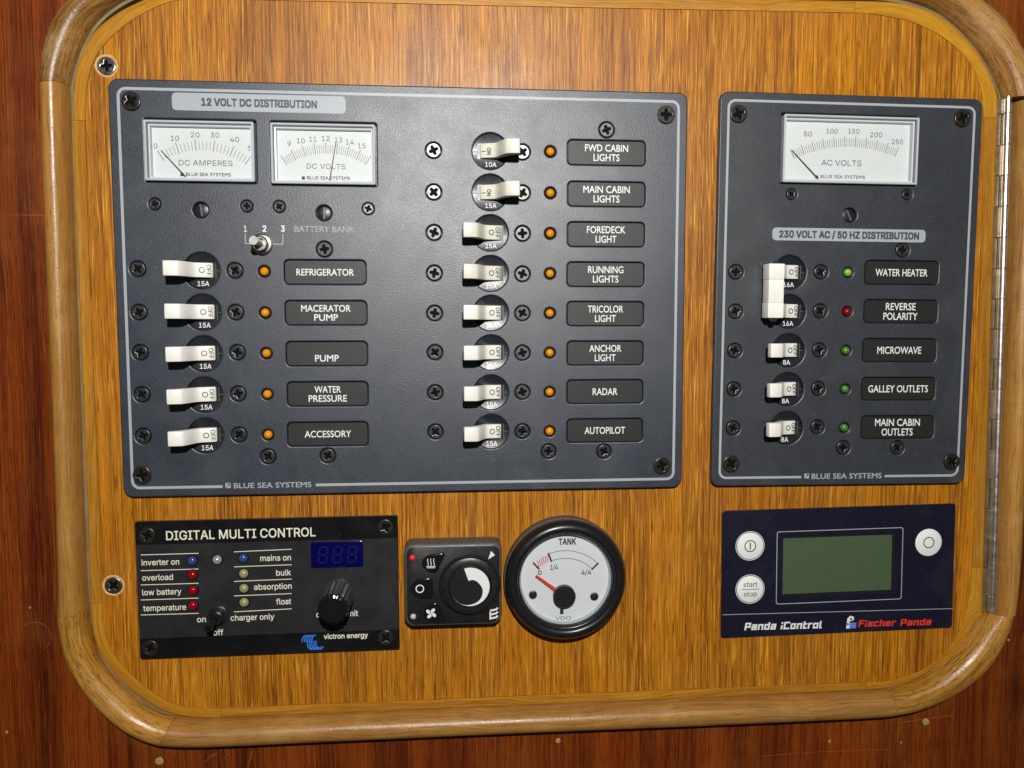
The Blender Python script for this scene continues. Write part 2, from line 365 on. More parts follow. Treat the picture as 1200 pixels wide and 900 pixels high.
def text_mesh(s, w, cap, material, bold=0.0, space=1.0, shear=0.0, z=0.00005, smooth=0, sans=False):
    """letters fitted to width w (metres) and capital height cap, centred on the origin"""
    if sans not in _cap:
        m0 = _from_curve('H', raw_text('H', sans=sans), lambda v: v.copy(), MT['ink'], 0)
        _cap[sans] = max(v.co.y for v in m0.vertices); bpy.data.meshes.remove(m0)
    m0 = _from_curve('outline', raw_text(s, bold, space, sans), lambda v: v.copy(), material, 0)
    pts = [v.co.to_2d() for v in m0.vertices]; eds = [tuple(e.vertices) for e in m0.edges]
    vv, ee, ff, *_r = delaunay_2d_cdt(pts, eds, [], 0, 1e-4)
    # walk each outline in one direction, then keep what the outlines wind round
    nxt = {}
    for a_, b_ in eds: nxt.setdefault(a_, []).append(b_); nxt.setdefault(b_, []).append(a_)
    seen, segs = set(), []
    for st_ in range(len(pts)):
        if st_ in seen or st_ not in nxt: continue
        lp_, cur, prev = [], st_, None
        while cur not in seen:
            seen.add(cur); lp_.append(cur)
            c_ = [x for x in nxt[cur] if x not in seen]
            if not c_: break
            cur = max(c_) if prev is None and len(c_) > 1 and min(c_) != cur+1 else min(c_); prev = lp_[-1]
        segs += [(pts[lp_[i]], pts[lp_[(i+1) % len(lp_)]]) for i in range(len(lp_))]
    def inside(f):
        cxx = sum(vv[i].x for i in f)/len(f); cyy = sum(vv[i].y for i in f)/len(f); w_ = 0
        for p_, q_ in segs:
            if (p_.y <= cyy) != (q_.y <= cyy):
                if p_.x+(cyy-p_.y)/(q_.y-p_.y)*(q_.x-p_.x) > cxx: w_ += 1 if q_.y > p_.y else -1
        return w_ != 0
    ff = [f for f in ff if inside(f)]
    bpy.data.meshes.remove(m0)
    me = bpy.data.meshes.new('lettering'); me.from_pydata([(v.x, v.y, 0.05) for v in vv], [], ff); me.update(); me.materials.append(material)
    if bold:   # heavier strokes: the same letters laid a hair apart
        V0 = [tuple(v.co) for v in me.vertices]; F0 = [tuple(p.vertices) for p in me.polygons]; V, F = [], []
        b = bold*0.8
        for k, (dx, dy) in enumerate(((0, 0), (b, b), (-b, b), (b, -b), (-b, -b), (b, 0), (-b, 0), (0, b), (0, -b))):
            if k > 4 and bold < 0.25: break
            F += [tuple(i+len(V) for i in f) for f in F0]
            V += [(x+dx, y+dy, (zz+k*0.012) if zz > 0 else zz) for x, y, zz in V0]
        me = bpy.data.meshes.new('lettering'); me.from_pydata(V, [], F); me.update(); me.materials.append(material)
    xs = [v.co.x for v in me.vertices]; x0, x1 = min(xs), max(xs)
    sy = cap/_cap[sans]; sx = w/(x1-x0) if w else sy
    for v in me.vertices:
        y = v.co.y*sy-cap/2
        v.co = ((v.co.x-(x0+x1)/2)*sx+shear*y, y, z+(v.co.z-0.05)*0.0003)
    return me

# ------------------------------------------------------------------ devices
def base_matrix(u, v, ang, h=0.0):
    return Matrix.Translation((u, -h, v)) @ Matrix.Rotation(PI/2, 4, 'X') @ Matrix.Rotation(ang, 4, 'Z')
class Dev:
    def __init__(s, name, label, cat, corners, face):
        """corners TL, TR, BR, BL in the photograph; face = height of the front face"""
        s.face = face
        q = [P(*c, face) for c in corners]
        c = sum(q, Vector((0, 0)))/4
        d = ((q[1]-q[0]).normalized()+(q[2]-q[3]).normalized()).normalized()
        e = ((q[0]-q[3]).normalized()+(q[1]-q[2]).normalized()).normalized()
        a1 = math.atan2(d.y, d.x); a2 = math.atan2(e.y, e.x)-PI/2
        s.ang = (a1+a2)/2; s.c = c
        s.w = ((q[1]-q[0]).length+(q[2]-q[3]).length)/2; s.h = ((q[0]-q[3]).length+(q[1]-q[2]).length)/2
        s.root = bpy.data.objects.new(name, None); C.objects.link(s.root); s.root.empty_display_size = 0.01
        s.root.matrix_world = base_matrix(c.x, c.y, s.ang)
        s.root['label'] = label; s.root['category'] = cat
    def L(s, px, py, h=None):
        q = P(px, py, s.face if h is None else h)-s.c
        ca, sa = math.cos(-s.ang), math.sin(-s.ang)
        return Vector((q.x*ca-q.y*sa, q.x*sa+q.y*ca))
    def k(s, px, py, h=None):
        """metres covered by one photograph pixel at this spot"""
        return (s.L(px+10, py, h)-s.L(px-10, py, h)).length/20
    def part(s, name, me, x=0, y=0, z=0, rot=0, parent=None):
        return link(name, me, parent or s.root, (x, y, z), rot)
    def text(s, txt, x0, x1, y, caph, m, z=None, parent=None, name='lettering', tilt=True, px2=None, **kw):
        """lettering between photo columns x0..x1 centred on photo row y (caph in photo pixels)"""
        z = s.face if z is None else z
        a = s.L(x0, y, z); b = s.L(x1, y if px2 is None else px2, z); c = (a+b)/2
        k = (s.L(x0, y-caph/2, z)-s.L(x0, y+caph/2, z)).length
        me = text_mesh(txt, abs(b.x-a.x), k, m, **kw)
        o = link(name, me, parent or s.root)
        off = Vector((0, 0, 0)) if parent is None else parent.location
        o.location = (c.x-off[0], c.y-off[1], z+0.00006-off[2])
        return o

PX = MM/2.57      # one photograph pixel on the board, in metres

# shared meshes -----------------------------------------------------
def cross_loop(r, w):
    pts = []
    for k in range(4):
        a = k*PI/2; ca, sa = math.cos(a), math.sin(a)
        for x, y in ((w*1.15, w*1.15), (w*0.8, r*0.92), (0, r), (-w*0.8, r*0.92)):
            pts.append((x*ca+y*sa, -x*sa+y*ca) if False else (x*ca-y*sa, x*sa+y*ca))
    # order: quadrant by quadrant counter-clockwise
    pts.sort(key=lambda p: math.atan2(p[1], p[0]))
    return pts
def screw_meshes(R, m, dome=0.0004):
    head = curve_mesh('screw', [circ(0, 0, R, 28), cross_loop(R*0.64, R*0.17)], -0.0007, 0.0, m, bevel=R*0.09, res=2)
    rec = MB().lathe([(R*0.95, -0.0012), (R*0.95, -0.0006)], n=20).mesh('cross_recess', MT['recess'])  # near-black disc stands in for the shade down in the cross
    return head, rec
SCREWS = {k: screw_meshes(r, MT[m]) for k, r, m in (('mid', 0.00315, 'screw'), ('big', 0.0040, 'screw_dark'), ('small', 0.0023, 'screw'), ('vic', 0.0036, 'screw_dark'), ('wood', 0.0038, 'steel'), ('wood_dark', 0.0038, 'steel_dull'))}
def add_screw(dev, kind, px, py, z, name='screw'):
    q = dev.L(px, py, z)
    o = dev.part(name, SCREWS[kind][0], q.x, q.y, z, random.uniform(0, PI/2))
    o.rotation_euler = (random.uniform(-0.02, 0.02), random.uniform(-0.02, 0.02), random.uniform(0, PI/2))
    r = link('cross_recess', SCREWS[kind][1], o)
    return o
def dome_mesh(r, h, m, n=20):
    prof = [(r, -0.0008), (r, 0)]+[(r*math.cos(a), h*math.sin(a)) for a in (0.3, 0.6, 0.9, 1.2, 1.45)]
    return MB().lathe(prof, n=n).mesh('led_lens', m, 60)
LED_R = 0.00185
LEDS = {k: dome_mesh(LED_R, 0.0017, MT[k]) for k in ('amber', 'green', 'green_hi', 'red')}
LED_RING = MB().loft([[(r*math.cos(2*PI*i/24), r*math.sin(2*PI*i/24), z) for i in range(24)] for r, z in ((0.00245, -0.0022), (0.00245, -0.0003), (0.0019, -0.0008), (0.0019, -0.0022))], False, False).mesh('led_bezel', MT['black'])
LED_BACK = None
def add_led(dev, kind, px, py, z):
    q = dev.L(px, py, z)
    o = dev.part('indicator_light', LED_RING, q.x, q.y, z)
    link('lens', LEDS[kind], o, (0, 0, -0.0006))
    return o

# circuit breaker: dished round plug with a long ivory rocker
def disc_mesh():
    R = 0.0077; mb = MB(); n = 36; rings = 7; vs = []; fs = []
    for k in range(rings+1):
        r = R*k/rings
        for i in range(n):
            a = 2*PI*i/n; x, y = r*math.cos(a), r*math.sin(a)
            vs.append((x, y, -0.0019+(y*y)/(2*0.030)))
    for k in range(rings):
        for i in range(n):
            j = (i+1) % n; fs.append((k*n+i, k*n+j, (k+1)*n+j, (k+1)*n+i))
    o = len(vs)
    for i in range(n):
        a = 2*PI*i/n; vs.append((R*math.cos(a), R*math.sin(a), -0.0029))
    for i in range(n):
        j = (i+1) % n; fs.append((rings*n+i, rings*n+j, o+j, o+i))
    mb.add(vs, fs)
    me = mb.mesh('breaker', MT['breaker'], 40)
    return me
def rocker_mesh(m, top=0.0105, long=0.0128, w=0.0064):
    # profile in (x, z), z from the panel face
    up = [(-long, top-0.0012), (-long+0.0004, top-0.0001), (-long+0.0012, top+0.0001), (-0.0095, top), (-0.0068, top-0.0004), (-0.0060, top-0.0011),
          (-0.0048, top*0.66), (-0.0036, top*0.40), (-0.0026, 0.0018), (-0.0016, 0.0011), (0.0020, 0.0001), (0.0041, -0.0005), (0.0045, -0.0010)]
    lo = [(0.0045, -0.0026), (-0.0030, -0.0026), (-0.0052, 0.0012), (-0.0072, top-0.0062), (-0.0090, top-0.0042), (-long+0.0010, top-0.0036), (-long, top-0.0028)]
    prof = up+lo; b = 0.0004
    def inset(p, k):
        cx0 = sum(q[0] for q in prof)/len(prof); out = []
        L = len(prof)
        for i, (x, z) in enumerate(prof):
            a = Vector(prof[i-1]); c = Vector(prof[(i+1) % L]); d = (c-a).normalized(); nrm = Vector((-d.y, d.x))
            out.append((x-nrm.x*k, z-nrm.y*k))
        return out
    loops = []
    for y, k in ((-w/2, b), (-w/2+b*0.3, b*0.3), (-w/2+b, 0), (w/2-b, 0), (w/2-b*0.3, b*0.3), (w/2, b)):
        loops.append([(x, y, z) for x, z in inset(prof, k)])
    return MB().loft(loops).mesh('rocker', m, 40)
DISC = disc_mesh()
ROCK = {'n': rocker_mesh(MT['rocker'], 0.0108, 0.0128), 'y': rocker_mesh(MT['rocker_lo'], 0.0100, 0.0126), 'ac': rocker_mesh(MT['rocker'], 0.0086, 0.0125)}
SLOT = MB().box(-0.0030, 0.0056, -0.0034, 0.0034, -0.0029, -0.00165).mesh('rocker_slot', MT['black'])
RIB = MB()
for k in range(6): RIB.box(-0.0125+k*0.00095, -0.0122+k*0.00095, -0.0029, 0.0029, 0, 0.00018)
RIBM = RIB.mesh('grip_ribs', MT['rocker'], 0)
TICK = MB().box(0.0056, 0.0076, -0.00012, 0.00012, -0.0019, -0.0016).box(0.0056, 0.00585, -0.0032, 0.0032, -0.0019, -0.00158).mesh('index_mark', MT['slot'])
OFFT = text_mesh('OFF', 0.0047, 0.0019, MT['ink'], sans=True, bold=0.12)
ONT = text_mesh('ON', 0.0030, 0.0017, MT['ink'], sans=True, bold=0.2)
RING_O = curve_mesh('circle_mark', [circ(0, 0, 0.00125, 24), circ(0, 0, 0.00092, 24)], 0, 0.0001, MT['ink'])
BAR_I = MB().box(-0.001, 0.001, -0.00013, 0.00013, 0, 0.0001).mesh('bar_mark', MT['ink'])
AMPS = {a: text_mesh(a, w, 0.0021, MT['white_print'], bold=0.1, sans=True) for a, w in (('15A', 0.0050), ('10A', 0.0050), ('16A', 0.0050), ('8A', 0.0034))}
def add_breaker(dev, px, py, amps, on=False, rk='n', label=None, shift=0.0):
    q = dev.L(px, py)
    o = dev.part('breaker', DISC, q.x, q.y, dev.face)
    if label: o['label'] = label
    slope = math.atan2(-0.0029, 0.0057)
    s = -1 if on else 1
    tilt = random.uniform(-0.012, 0.012)
    r = link('rocker', ROCK[rk], o, (0, 0.0002, 0), (PI if on else 0)+tilt)
    link('rocker_slot', SLOT, o, (0, 0.0002, 0), (PI if on else 0))
    link('index_mark', TICK, o, (0, 0, 0.0003), (PI if on else 0))
    # printing on the sloping end of the rocker
    def on_slope(me, x, rotz, name, dz=0.00007):
        z = 0.0011+(x+0.0016)*(-0.281)
        m_ = link(name, me, o)
        M_ = Matrix.Rotation(PI if on else 0, 4, 'Z') @ Matrix.Translation((x, 0.0002, z+dz)) @ Matrix.Rotation(math.atan(0.281), 4, 'Y') @ Matrix.Rotation(rotz, 4, 'Z')
        m_.matrix_basis = M_
    if on:
        on_slope(ONT, 0.0006, PI/2, 'lettering', 0.0001); on_slope(BAR_I, 0.0029, 0, 'bar_mark')
    else:
        on_slope(OFFT, 0.0031, -PI/2, 'lettering', 0.0001); on_slope(RING_O, 0.0004, 0, 'circle_mark', 0.00012)
    t = link('rating', AMPS[amps], o, (0.0003+shift, -0.0056, -0.0019+0.0056**2/0.06+0.0001))
    t.rotation_euler = (math.radians(-10.5)*-1*-1, 0, 0)
    return o

def faceplate(dev, holes, t, m, r=0.0042, name='faceplate', bevel=0.0006):
    me = curve_mesh(name, [rr(0, 0, dev.w, dev.h, r, 8)]+holes, 0.0006, t, m, bevel=bevel, res=2)
    o = dev.part(name, me)
    bk = MB().box(-dev.w/2+0.001, dev.w/2-0.001, -dev.h/2+0.001, dev.h/2-0.001, -0.0002, 0.0004).mesh('backing', MT['black'])
    dev.part('backing_plate', bk)
    return o
def border(dev, inset, wid, gap, yoff, m, parent):
    """thin printed line round the plate, left open between gap[0]..gap[1] on the bottom edge"""
    w, h = dev.w-2*inset, dev.h-2*inset; loop = rr(0, 0, w, h, 0.0032, 8)
    # start at the gap's right end, walk counter-clockwise to its left end
    n = len(loop); k0 = min(range(n), key=lambda i: (abs(loop[i][1]+h/2) > 1e-5, -loop[i][0]))
    k0 = 3*9  # first point of the bottom-right corner arc
    seq = [(gap[1], -h/2)]+[loop[(k0+i) % n] for i in range(n)]+[(gap[0], -h/2)]
    me = MB().ribbon(seq, wid, -0.00003, 0.00006).mesh('border_line', m, 0)
    link('border_line', me, parent, (0, 0, dev.face))
def brand(dev, x0, x1, y, caph, px2, sq, m):
    dev.text('BLUE SEA SYSTEMS', x0, x1, y, caph, m, px2=px2, bold=0.15, name='brand_lettering')
    q = dev.L(*sq); s = caph*PX
    mb = MB().box(-s/2, s/2, -s/2, s/2, 0, 0.00006)
    o = dev.part('brand_emblem', mb.mesh('brand_emblem', m, 0), q.x, q.y, dev.face)
    mb = MB().box(-s*0.05, s*0.38, 0, s*0.38, 0, 0.00005).ribbon([(-s*0.42, -s*0.42), (-s*0.1, -s*0.1)], s*0.12, 0, 0.00005)
    link('emblem_cut', mb.mesh('emblem_cut', MT['grey_print'], 0), o, (0, 0, 0.00004))
def name_label(dev, px, py, wpx, hpx, lines, m, z, rows=None):
    q = dev.L(px, py); w = (dev.L(px+wpx/2, py)-dev.L(px-wpx/2, py)).length; h = (dev.L(px, py+hpx/2)-dev.L(px, py-hpx/2)).length
    L_ = [[(x, y, zz) for x, y in rr(0, 0, w-2*i, h-2*i, 0.0020-i, 5)] for i, zz in ((0.00035, -0.001), (0.00035, 0))]
    o = dev.part('name_label', MB().loft(L_).mesh('name_label', m, 30), q.x, q.y, z)
    n = len(lines)
    for i, (t, tw) in enumerate(lines):
        dy = (n-1)/2-i if rows is None else rows
        kx = dev.k(px, py)
        me = text_mesh(t, tw*kx, 7.7*kx, MT['white_print'], bold=0.12)
        link('lettering', me, o, (0, dy*10.8*kx, 0.00006))
    return (q.x, q.y, w, h), o

# ------------------------------------------------------------------ meters
def fit_circle(a, b, c):
    ax, ay, bx, by, cx_, cy_ = *a, *b, *c
    d = 2*(ax*(by-cy_)+bx*(cy_-ay)+cx_*(ay-by))
    ux = ((ax*ax+ay*ay)*(by-cy_)+(bx*bx+by*by)*(cy_-ay)+(cx_*cx_+cy_*cy_)*(ay-by))/d
    uy = ((ax*ax+ay*ay)*(cx_-bx)+(bx*bx+by*by)*(ax-cx_)+(cx_*cx_+cy_*cy_)*(bx-ax))/d
    return Vector((ux, uy)), (Vector(a)-Vector((ux, uy))).length
def add_meter(dev, label, corners, arc, majors, minors, numbers, texts, needle, wall_side):
    f = dev.face; front = f+0.0022; dz = 0.0011; dialz = dz
    q = [dev.L(*c, front) for c in corners]
    cx_ = sum(p.x for p in q)/4; cy_ = sum(p.y for p in q)/4
    w = ((q[1]-q[0]).length+(q[2]-q[3]).length)/2; h = ((q[0]-q[3]).length+(q[1]-q[2]).length)/2
    def ring(z, i, r=0.0006): return [(x, y, z-f) for x, y in rr(0, 0, w-2*i, h-2*i, max(r-i*0.3, 0.0002), 3)]
    # acrylic housing: outer wall, thin rim, stepped inner walls
    mb = MB().loft([ring(0.0006, 0), ring(front-0.0003, 0), ring(front, 0.0003), ring(front, 0.0008), ring(front-0.0004, 0.0010)], False, False)
    o = dev.part('meter', mb.mesh('meter', MT['acrylic'], 30), cx_, cy_, f); o['label'] = label
    def rg(name, a, b, m): link(name, MB().loft([ring(*a), ring(*b)], False, False).mesh(name, MT[m], 30), o)
    rg('window_wall', (front-0.0004, 0.0010), (front-0.0020, 0.0013), 'acrylic_dark')
    rg('window_step', (front-0.0020, 0.0013), (front-0.0021, 0.0019), 'acrylic_edge')
    rg('inner_wall', (front-0.0021, 0.0019), (dialz, 0.0021), 'acrylic')
    def put(name, me, x=0, y=0, z=dialz): return link(name, me, o, (x-cx_, y-cy_, z-f))
    put('dial', MB().box(-w/2+0.0016, w/2-0.0016, -h/2+0.0016, h/2-0.0016, -0.0005, 0).mesh('dial', MT['dial'], 0), cx_, cy_)
    A, B, Cc = (dev.L(*p, dialz) for p in arc)
    ctr, R = fit_circle(A, B, Cc)
    a0 = math.atan2(A.y-ctr.y, A.x-ctr.x); a1 = math.atan2(Cc.y-ctr.y, Cc.x-ctr.x)
    lim = (cx_-w/2+0.002, cx_+w/2-0.002, cy_-h/2+0.002, cy_+h/2-0.002)
    def seg(mb, r0, r1, a, wd):
        mb.ribbon([(ctr.x+r0*math.cos(a), ctr.y+r0*math.sin(a)), (ctr.x+r1*math.cos(a), ctr.y+r1*math.sin(a))], wd, 0, 0.00005)
    mj, mn = MB(), MB()
    tot = majors*minors
    for i in range(tot+1):
        a = a0+(a1-a0)*i/tot
        if i % minors == 0: seg(mj, R-0.0048, R, a, 0.00028)
        else: seg(mn, R-0.0046, R-0.0010, a, 0.00018)
    put('scale_major', mj.mesh('scale_major', MT['ink_soft'], 0), 0, 0, dialz+0.00002)
    put('scale_minor', mn.mesh('scale_minor', MT['ink_soft'], 0), 0, 0, dialz+0.00002)
    for t, x, y, wd in numbers:
        p = dev.L(x, y, dialz); me = text_mesh(t, wd*PX, 5.5*PX, MT['ink_soft'], sans=True)
        if p.x+wd*PX/2 > lim[1] or p.x-wd*PX/2 < lim[0]-0.0003: continue
        put('lettering', me, p.x, p.y, dialz+0.00008)
    for t, x0, x1, y, ch, mm_, b in texts:
        p = dev.L((x0+x1)/2, y, dialz); kx = dev.k((x0+x1)/2, y, dialz); me = text_mesh(t, (x1-x0)*kx, ch*kx, MT[mm_], bold=b, sans=b == 0)
        put('lettering', me, p.x, p.y, dialz+0.00008)
    t0 = texts[1]; p = dev.L(t0[1]-4.5, t0[3], dialz)
    put('dial_emblem', MB().box(-0.0007, 0.0007, -0.0007, 0.0007, 0, 0.00006).mesh('dial_emblem', MT['ink'], 0), p.x, p.y)
    nz = dialz+0.0007
    n0, n1 = dev.L(*needle[0], nz), dev.L(*needle[1], nz)
    mb = MB().ribbon([tuple(n0), tuple(n0.lerp(n1, 0.5)), tuple(n1)], [0.00022, 0.00034, 0.00045], 0, 0.0002)
    put('needle', mb.mesh('needle', MT['ink'], 0), 0, 0, nz)
    link('window', MB().box(-w/2+0.00085, w/2-0.00085, -h/2+0.00085, h/2-0.00085, front-0.0009-f, front-0.0003-f).mesh('window', MT['glass'], 0), o)
    return rr(cx_, cy_+0.0004, w+0.0008, h+0.0014, 0.0008, 3)

# ================================================================== SETTING
def cr(pts, sub):
    """Catmull-Rom through points"""
    out = []; n = len(pts)
    for i in range(n-1):
        p0 = pts[max(0, i-1)]; p1 = pts[i]; p2 = pts[i+1]; p3 = pts[min(n-1, i+2)]
        for k in range(sub):
            t = k/sub
            out.append(0.5*((2*p1)+(p2-p0)*t+(2*p0-5*p1+4*p2-p3)*t*t+(3*p1-p0-3*p2+p3)*t**3))
    out.append(pts[-1]); return out
def sweep(name, pairs, prof, material, ho, hi, parent, sub=5, trimends=0.00008, smooth=50):
    """piece lofted between an outer and an inner edge line; prof = [(t across, height)]"""
    O = cr([P(*a, ho) for a, b in pairs], sub); I = cr([P(*b, hi) for a, b in pairs], sub)
    if trimends:
        for Lp in (O, I):
            Lp[0] = Lp[0]+(Lp[1]-Lp[0]).normalized()*trimends; Lp[-1] = Lp[-1]+(Lp[-2]-Lp[-1]).normalized()*trimends
    n = len(prof); vs = []; uvs = []; s = 0.0
    for k, (o, i) in enumerate(zip(O, I)):
        if k: s += ((O[k]+I[k])/2-(O[k-1]+I[k-1])/2).length
        w = (i-o).length; acc = 0.0; prev = None
        for t, z in prof:
            p = o.lerp(i, t); vs.append((p.x, p.y, z))
            if prev is not None: acc += math.hypot((t-prev[0])*w, z-prev[1])
            prev = (t, z); uvs.append((s, acc))
    fs = []
    for k in range(len(O)-1):
        for j in range(n-1): fs.append((k*n+j, k*n+j+1, (k+1)*n+j+1, (k+1)*n+j))
        fs.append((k*n+n-1, k*n, (k+1)*n, (k+1)*n+n-1))
    fs.append(tuple(range(n))); fs.append(tuple((len(O)-1)*n+j for j in range(n))[::-1])
    me = bpy.data.meshes.new(name); me.from_pydata(vs, [], fs); me.update()
    uvl = me.uv_layers.new(name='UVMap')
    for lp in me.loops: uvl.data[lp.index].uv = uvs[lp.vertex_index]
    bm = bmesh.new(); bm.from_mesh(me); bmesh.ops.recalc_face_normals(bm, faces=bm.faces); bm.to_mesh(me); bm.free()
    me.materials.append(material)
    me.polygons.foreach_set('use_smooth', [True]*len(me.polygons)); me.set_sharp_from_angle(angle=math.radians(smooth))
    return link(name, me, parent)

frame = bpy.data.objects.new('door_frame', None); C.objects.link(frame)
frame.matrix_world = base_matrix(0, 0, 0)
frame['label'] = 'rounded teak moulding surrounding the instrument door, with butted corner pieces'; frame['category'] = 'door frame'; frame['kind'] = 'thing'
HM = 0.0090
mprof = [(0.0, -0.006)]
for k in range(15):
    t = k/14; x = 2*t-1
    mprof.append((t, -0.0008+HM*(max(0.0, 1-abs(x)**2.4))**0.5))
mprof.append((1.0, -0.012))
SEG = {
 'left': [((45, 100), (80, 100)), ((48.5, 200), (83, 200)), ((52.5, 300), (86.5, 300)), ((56.5, 400), (90, 400)), ((60.5, 500), (93.5, 500)), ((64, 600), (97, 600)), ((65.5, 680), (100, 680)), ((65, 722), (102.7, 714))],
 'bl': [((65, 722), (102.7, 714)), ((72.7, 765), (107, 745)), ((87.4, 797), (118, 776)), ((112.8, 831), (140, 803)), ((140, 855), (165, 825)), ((165.6, 869), (186, 836.5)), ((186.7, 875.6), (205, 841.5))],
 'bottom': [((186.7, 875.6), (205, 841.5)), ((240, 877), (250, 843)), ((400, 870), (400, 836)), ((600, 861), (600, 828)), ((800, 853), (800, 819.5)), ((1000, 844), (1000, 811.5)), ((1044, 841), (1040, 808))],
 'br': [((1044, 841), (1040, 808)), ((1071, 836), (1060, 802.5)), ((1100, 825.6), (1080, 795)), ((1124, 813), (1098, 784)), ((1151, 793), (1118, 768)), ((1169, 771), (1133, 751)), ((1182, 744), (1146, 732)), ((1189, 717), (1157, 717))],
 'right': [((1189, 717), (1163, 717)), ((1193, 690), (1164.5, 690)), ((1197, 640), (1167, 640)), ((1203, 500), (1173, 500)), ((1210, 350), (1179, 350)), ((1217, 200), (1184, 200)), ((1221, 120), (1187, 120))],
 'tr': [((1221, 120), (1178, 116)), ((1212, 82), (1168, 92)), ((1200, 56), (1157, 70)), ((1181, 24), (1141, 48)), ((1156, 0), (1121, 27)), ((1130, -18), (1098, 11)), ((1100, -31), (1072, 1)), ((1060, -40), (1046, -4)), ((1010, -43), (1010, -6))],
 'top': [((1010, -43), (1010, -6)), ((800, -48), (800, -9)), ((600, -53), (600, -14)), ((400, -58), (400, -19)), ((240, -62), (240, -22))],
 'tl': [((240, -62), (240, -22)), ((180, -56), (196, -19)), ((140, -42), (165, -11)), ((104, -22), (138, 2)), ((75, 2), (117, 18)), ((60, 23), (103, 35)), ((50, 50), (92, 58)), ((45.5, 78), (84, 82)), ((45, 100), (80, 100))],
}
for nm, key, m, lab in (('moulding', 'left', 'mould', None), ('corner_moulding', 'bl', 'mould_gold', None), ('moulding', 'bottom', 'mould', None),
                        ('corner_moulding', 'br', 'mould_gold', None), ('moulding', 'right', 'mould', None), ('corner_moulding', 'tr', 'mould_dark', 'browner rounded corner piece'), ('moulding', 'top', 'mould', None),
                        ('corner_moulding', 'tl', 'mould_dark', 'browner rounded corner piece')):
    o = sweep(nm, SEG[key], mprof, MT[m], 0.0035, 0.0005, frame)
    if lab: o['label'] = lab
# pale rebate lining showing in the gap at the foot of the moulding
allp = SEG['left'][:-1]+SEG['bl'][:-1]+SEG['bottom'][:-1]+SEG['br'][:-1]+SEG['right'][:-1]+SEG['tr'][:-1]+SEG['top'][:-1]+SEG['tl']
def closed_loop(pairs, which, h, sub=4):
    pts = [P(*p[which], h) for p in pairs]; return cr(pts, sub)
inner = closed_loop(allp, 1, 0.0005)[:-1]; cen = sum(inner, Vector((0, 0)))/len(inner)
vs = []; n = len(inner)
for z, k in ((-0.0018, -0.0004), (-0.0018, 0.0012), (-0.0150, 0.0012), (-0.0150, -0.0004)):
    for i, p in enumerate(inner):
        d = (inner[(i+1) % n]-inner[i-1]).normalized(); nr = Vector((-d.y, d.x))
        if nr.dot(cen-p) < 0: nr = -nr
        q = p+nr*k; vs.append((q.x, q.y, z))
fs = [(r*n+i, r*n+(i+1) % n, ((r+1) % 4)*n+(i+1) % n, ((r+1) % 4)*n+i) for r in range(4) for i in range(n)]
link('rebate_lining', MB().add(vs, fs).mesh('rebate_lining', MT['lining'], 30), frame)

# bulkhead round the opening
mid = [tuple((P(*a, 0)+P(*b, 0))/2) for a, b in allp[:-1]]
# plank of the bulkhead is one veneered sheet with an opening cut in it
wall_me = curve_mesh('bulkhead_wall', [[(-0.75, -0.65), (0.95, -0.65), (0.95, 0.65), (-0.75, 0.65)], mid], -0.014, -0.0012, MT['wall'])
wall = bpy.data.objects.new('bulkhead_wall', wall_me); C.objects.link(wall); wall.matrix_world = base_matrix(0, 0, 0); wall['kind'] = 'structure'
def blob(px, py, r, h, seed, m, name='filled_hole', parent=None, elong=1.0):
    rnd = random.Random(seed); q = P(px, py, h); n = 14; lp = []
    for rr_, z in ((1.0, h), (0.9, h+0.00012), (0.5, h+0.00015)):
        rnd = random.Random(seed); lp.append([(q.x+r*rr_*math.cos(2*PI*i/n)*(0.8+0.35*rnd.random()), q.y+elong*r*rr_*math.sin(2*PI*i/n)*(0.8+0.35*rnd.random()), z) for i in range(n)])
    return link(name, MB().loft(lp).mesh(name, m, 40), parent or wall)
blob(187, 892, 0.0019, -0.0012, 3, MT['filler'])
blob(654, 868, 0.0013, -0.0012, 4, MT['filler'])
blob(972, 869, 0.0008, -0.0012, 5, MT['filler'])
blob(1085, 846, 0.0018, -0.0012, 6, MT['filler'])
blob(1056, 870, 0.0006, -0.0012, 8, MT['filler'])
blob(1182, 750, 0.0007, -0.0012, 9, MT['filler'])
blob(35, 712, 0.0005, -0.0012, 10, MT['filler'])
blob(8, 858, 0.0007, -0.0012, 11, MT['filler'])
blob(1186.5, 37, 0.0008, -0.0012, 12, MT['filler'])
def scratch(pts, w):
    q = [tuple(P(x, y, -0.0012)) for x, y in pts]
    link('scratch', MB().ribbon(q, w, -0.0012, -0.00115).mesh('scratch', MT['scratch'], 0), wall)
scratch([(1052, 847), (1080, 843), (1118, 838)], 0.00022)
scratch([(892, 886), (960, 881), (1042, 878)], 0.00018)
scratch([(972, 850), (971, 860), (973, 874)], 0.00025)
scratch([(240, 893), (247, 886), (254, 883)], 0.00030); scratch([(262, 889), (269, 882)], 0.00022); scratch([(290, 900), (296, 880)], 0.00028)
scratch([(41+19*math.cos(math.radians(a)), 746-17*math.sin(math.radians(a))) for a in range(-60, 150, 15)], 0.00018)
scratch([(1108, 788), (1132, 779), (1150, 776)], 0.00015); scratch([(20, 640), (24, 662), (25, 690)], 0.00014)
back_me = MB().box(-0.40, 0.45, -0.30, 0.30, -0.034, -0.030).mesh('locker_shade_sheet', MT['darkgap'], 0)  # flat sheet coloured as the shade seen through the gap round the door
bk = bpy.data.objects.new('locker_shade_sheet', back_me); C.objects.link(bk); bk.matrix_world = base_matrix(0, 0, 0); bk['kind'] = 'structure'

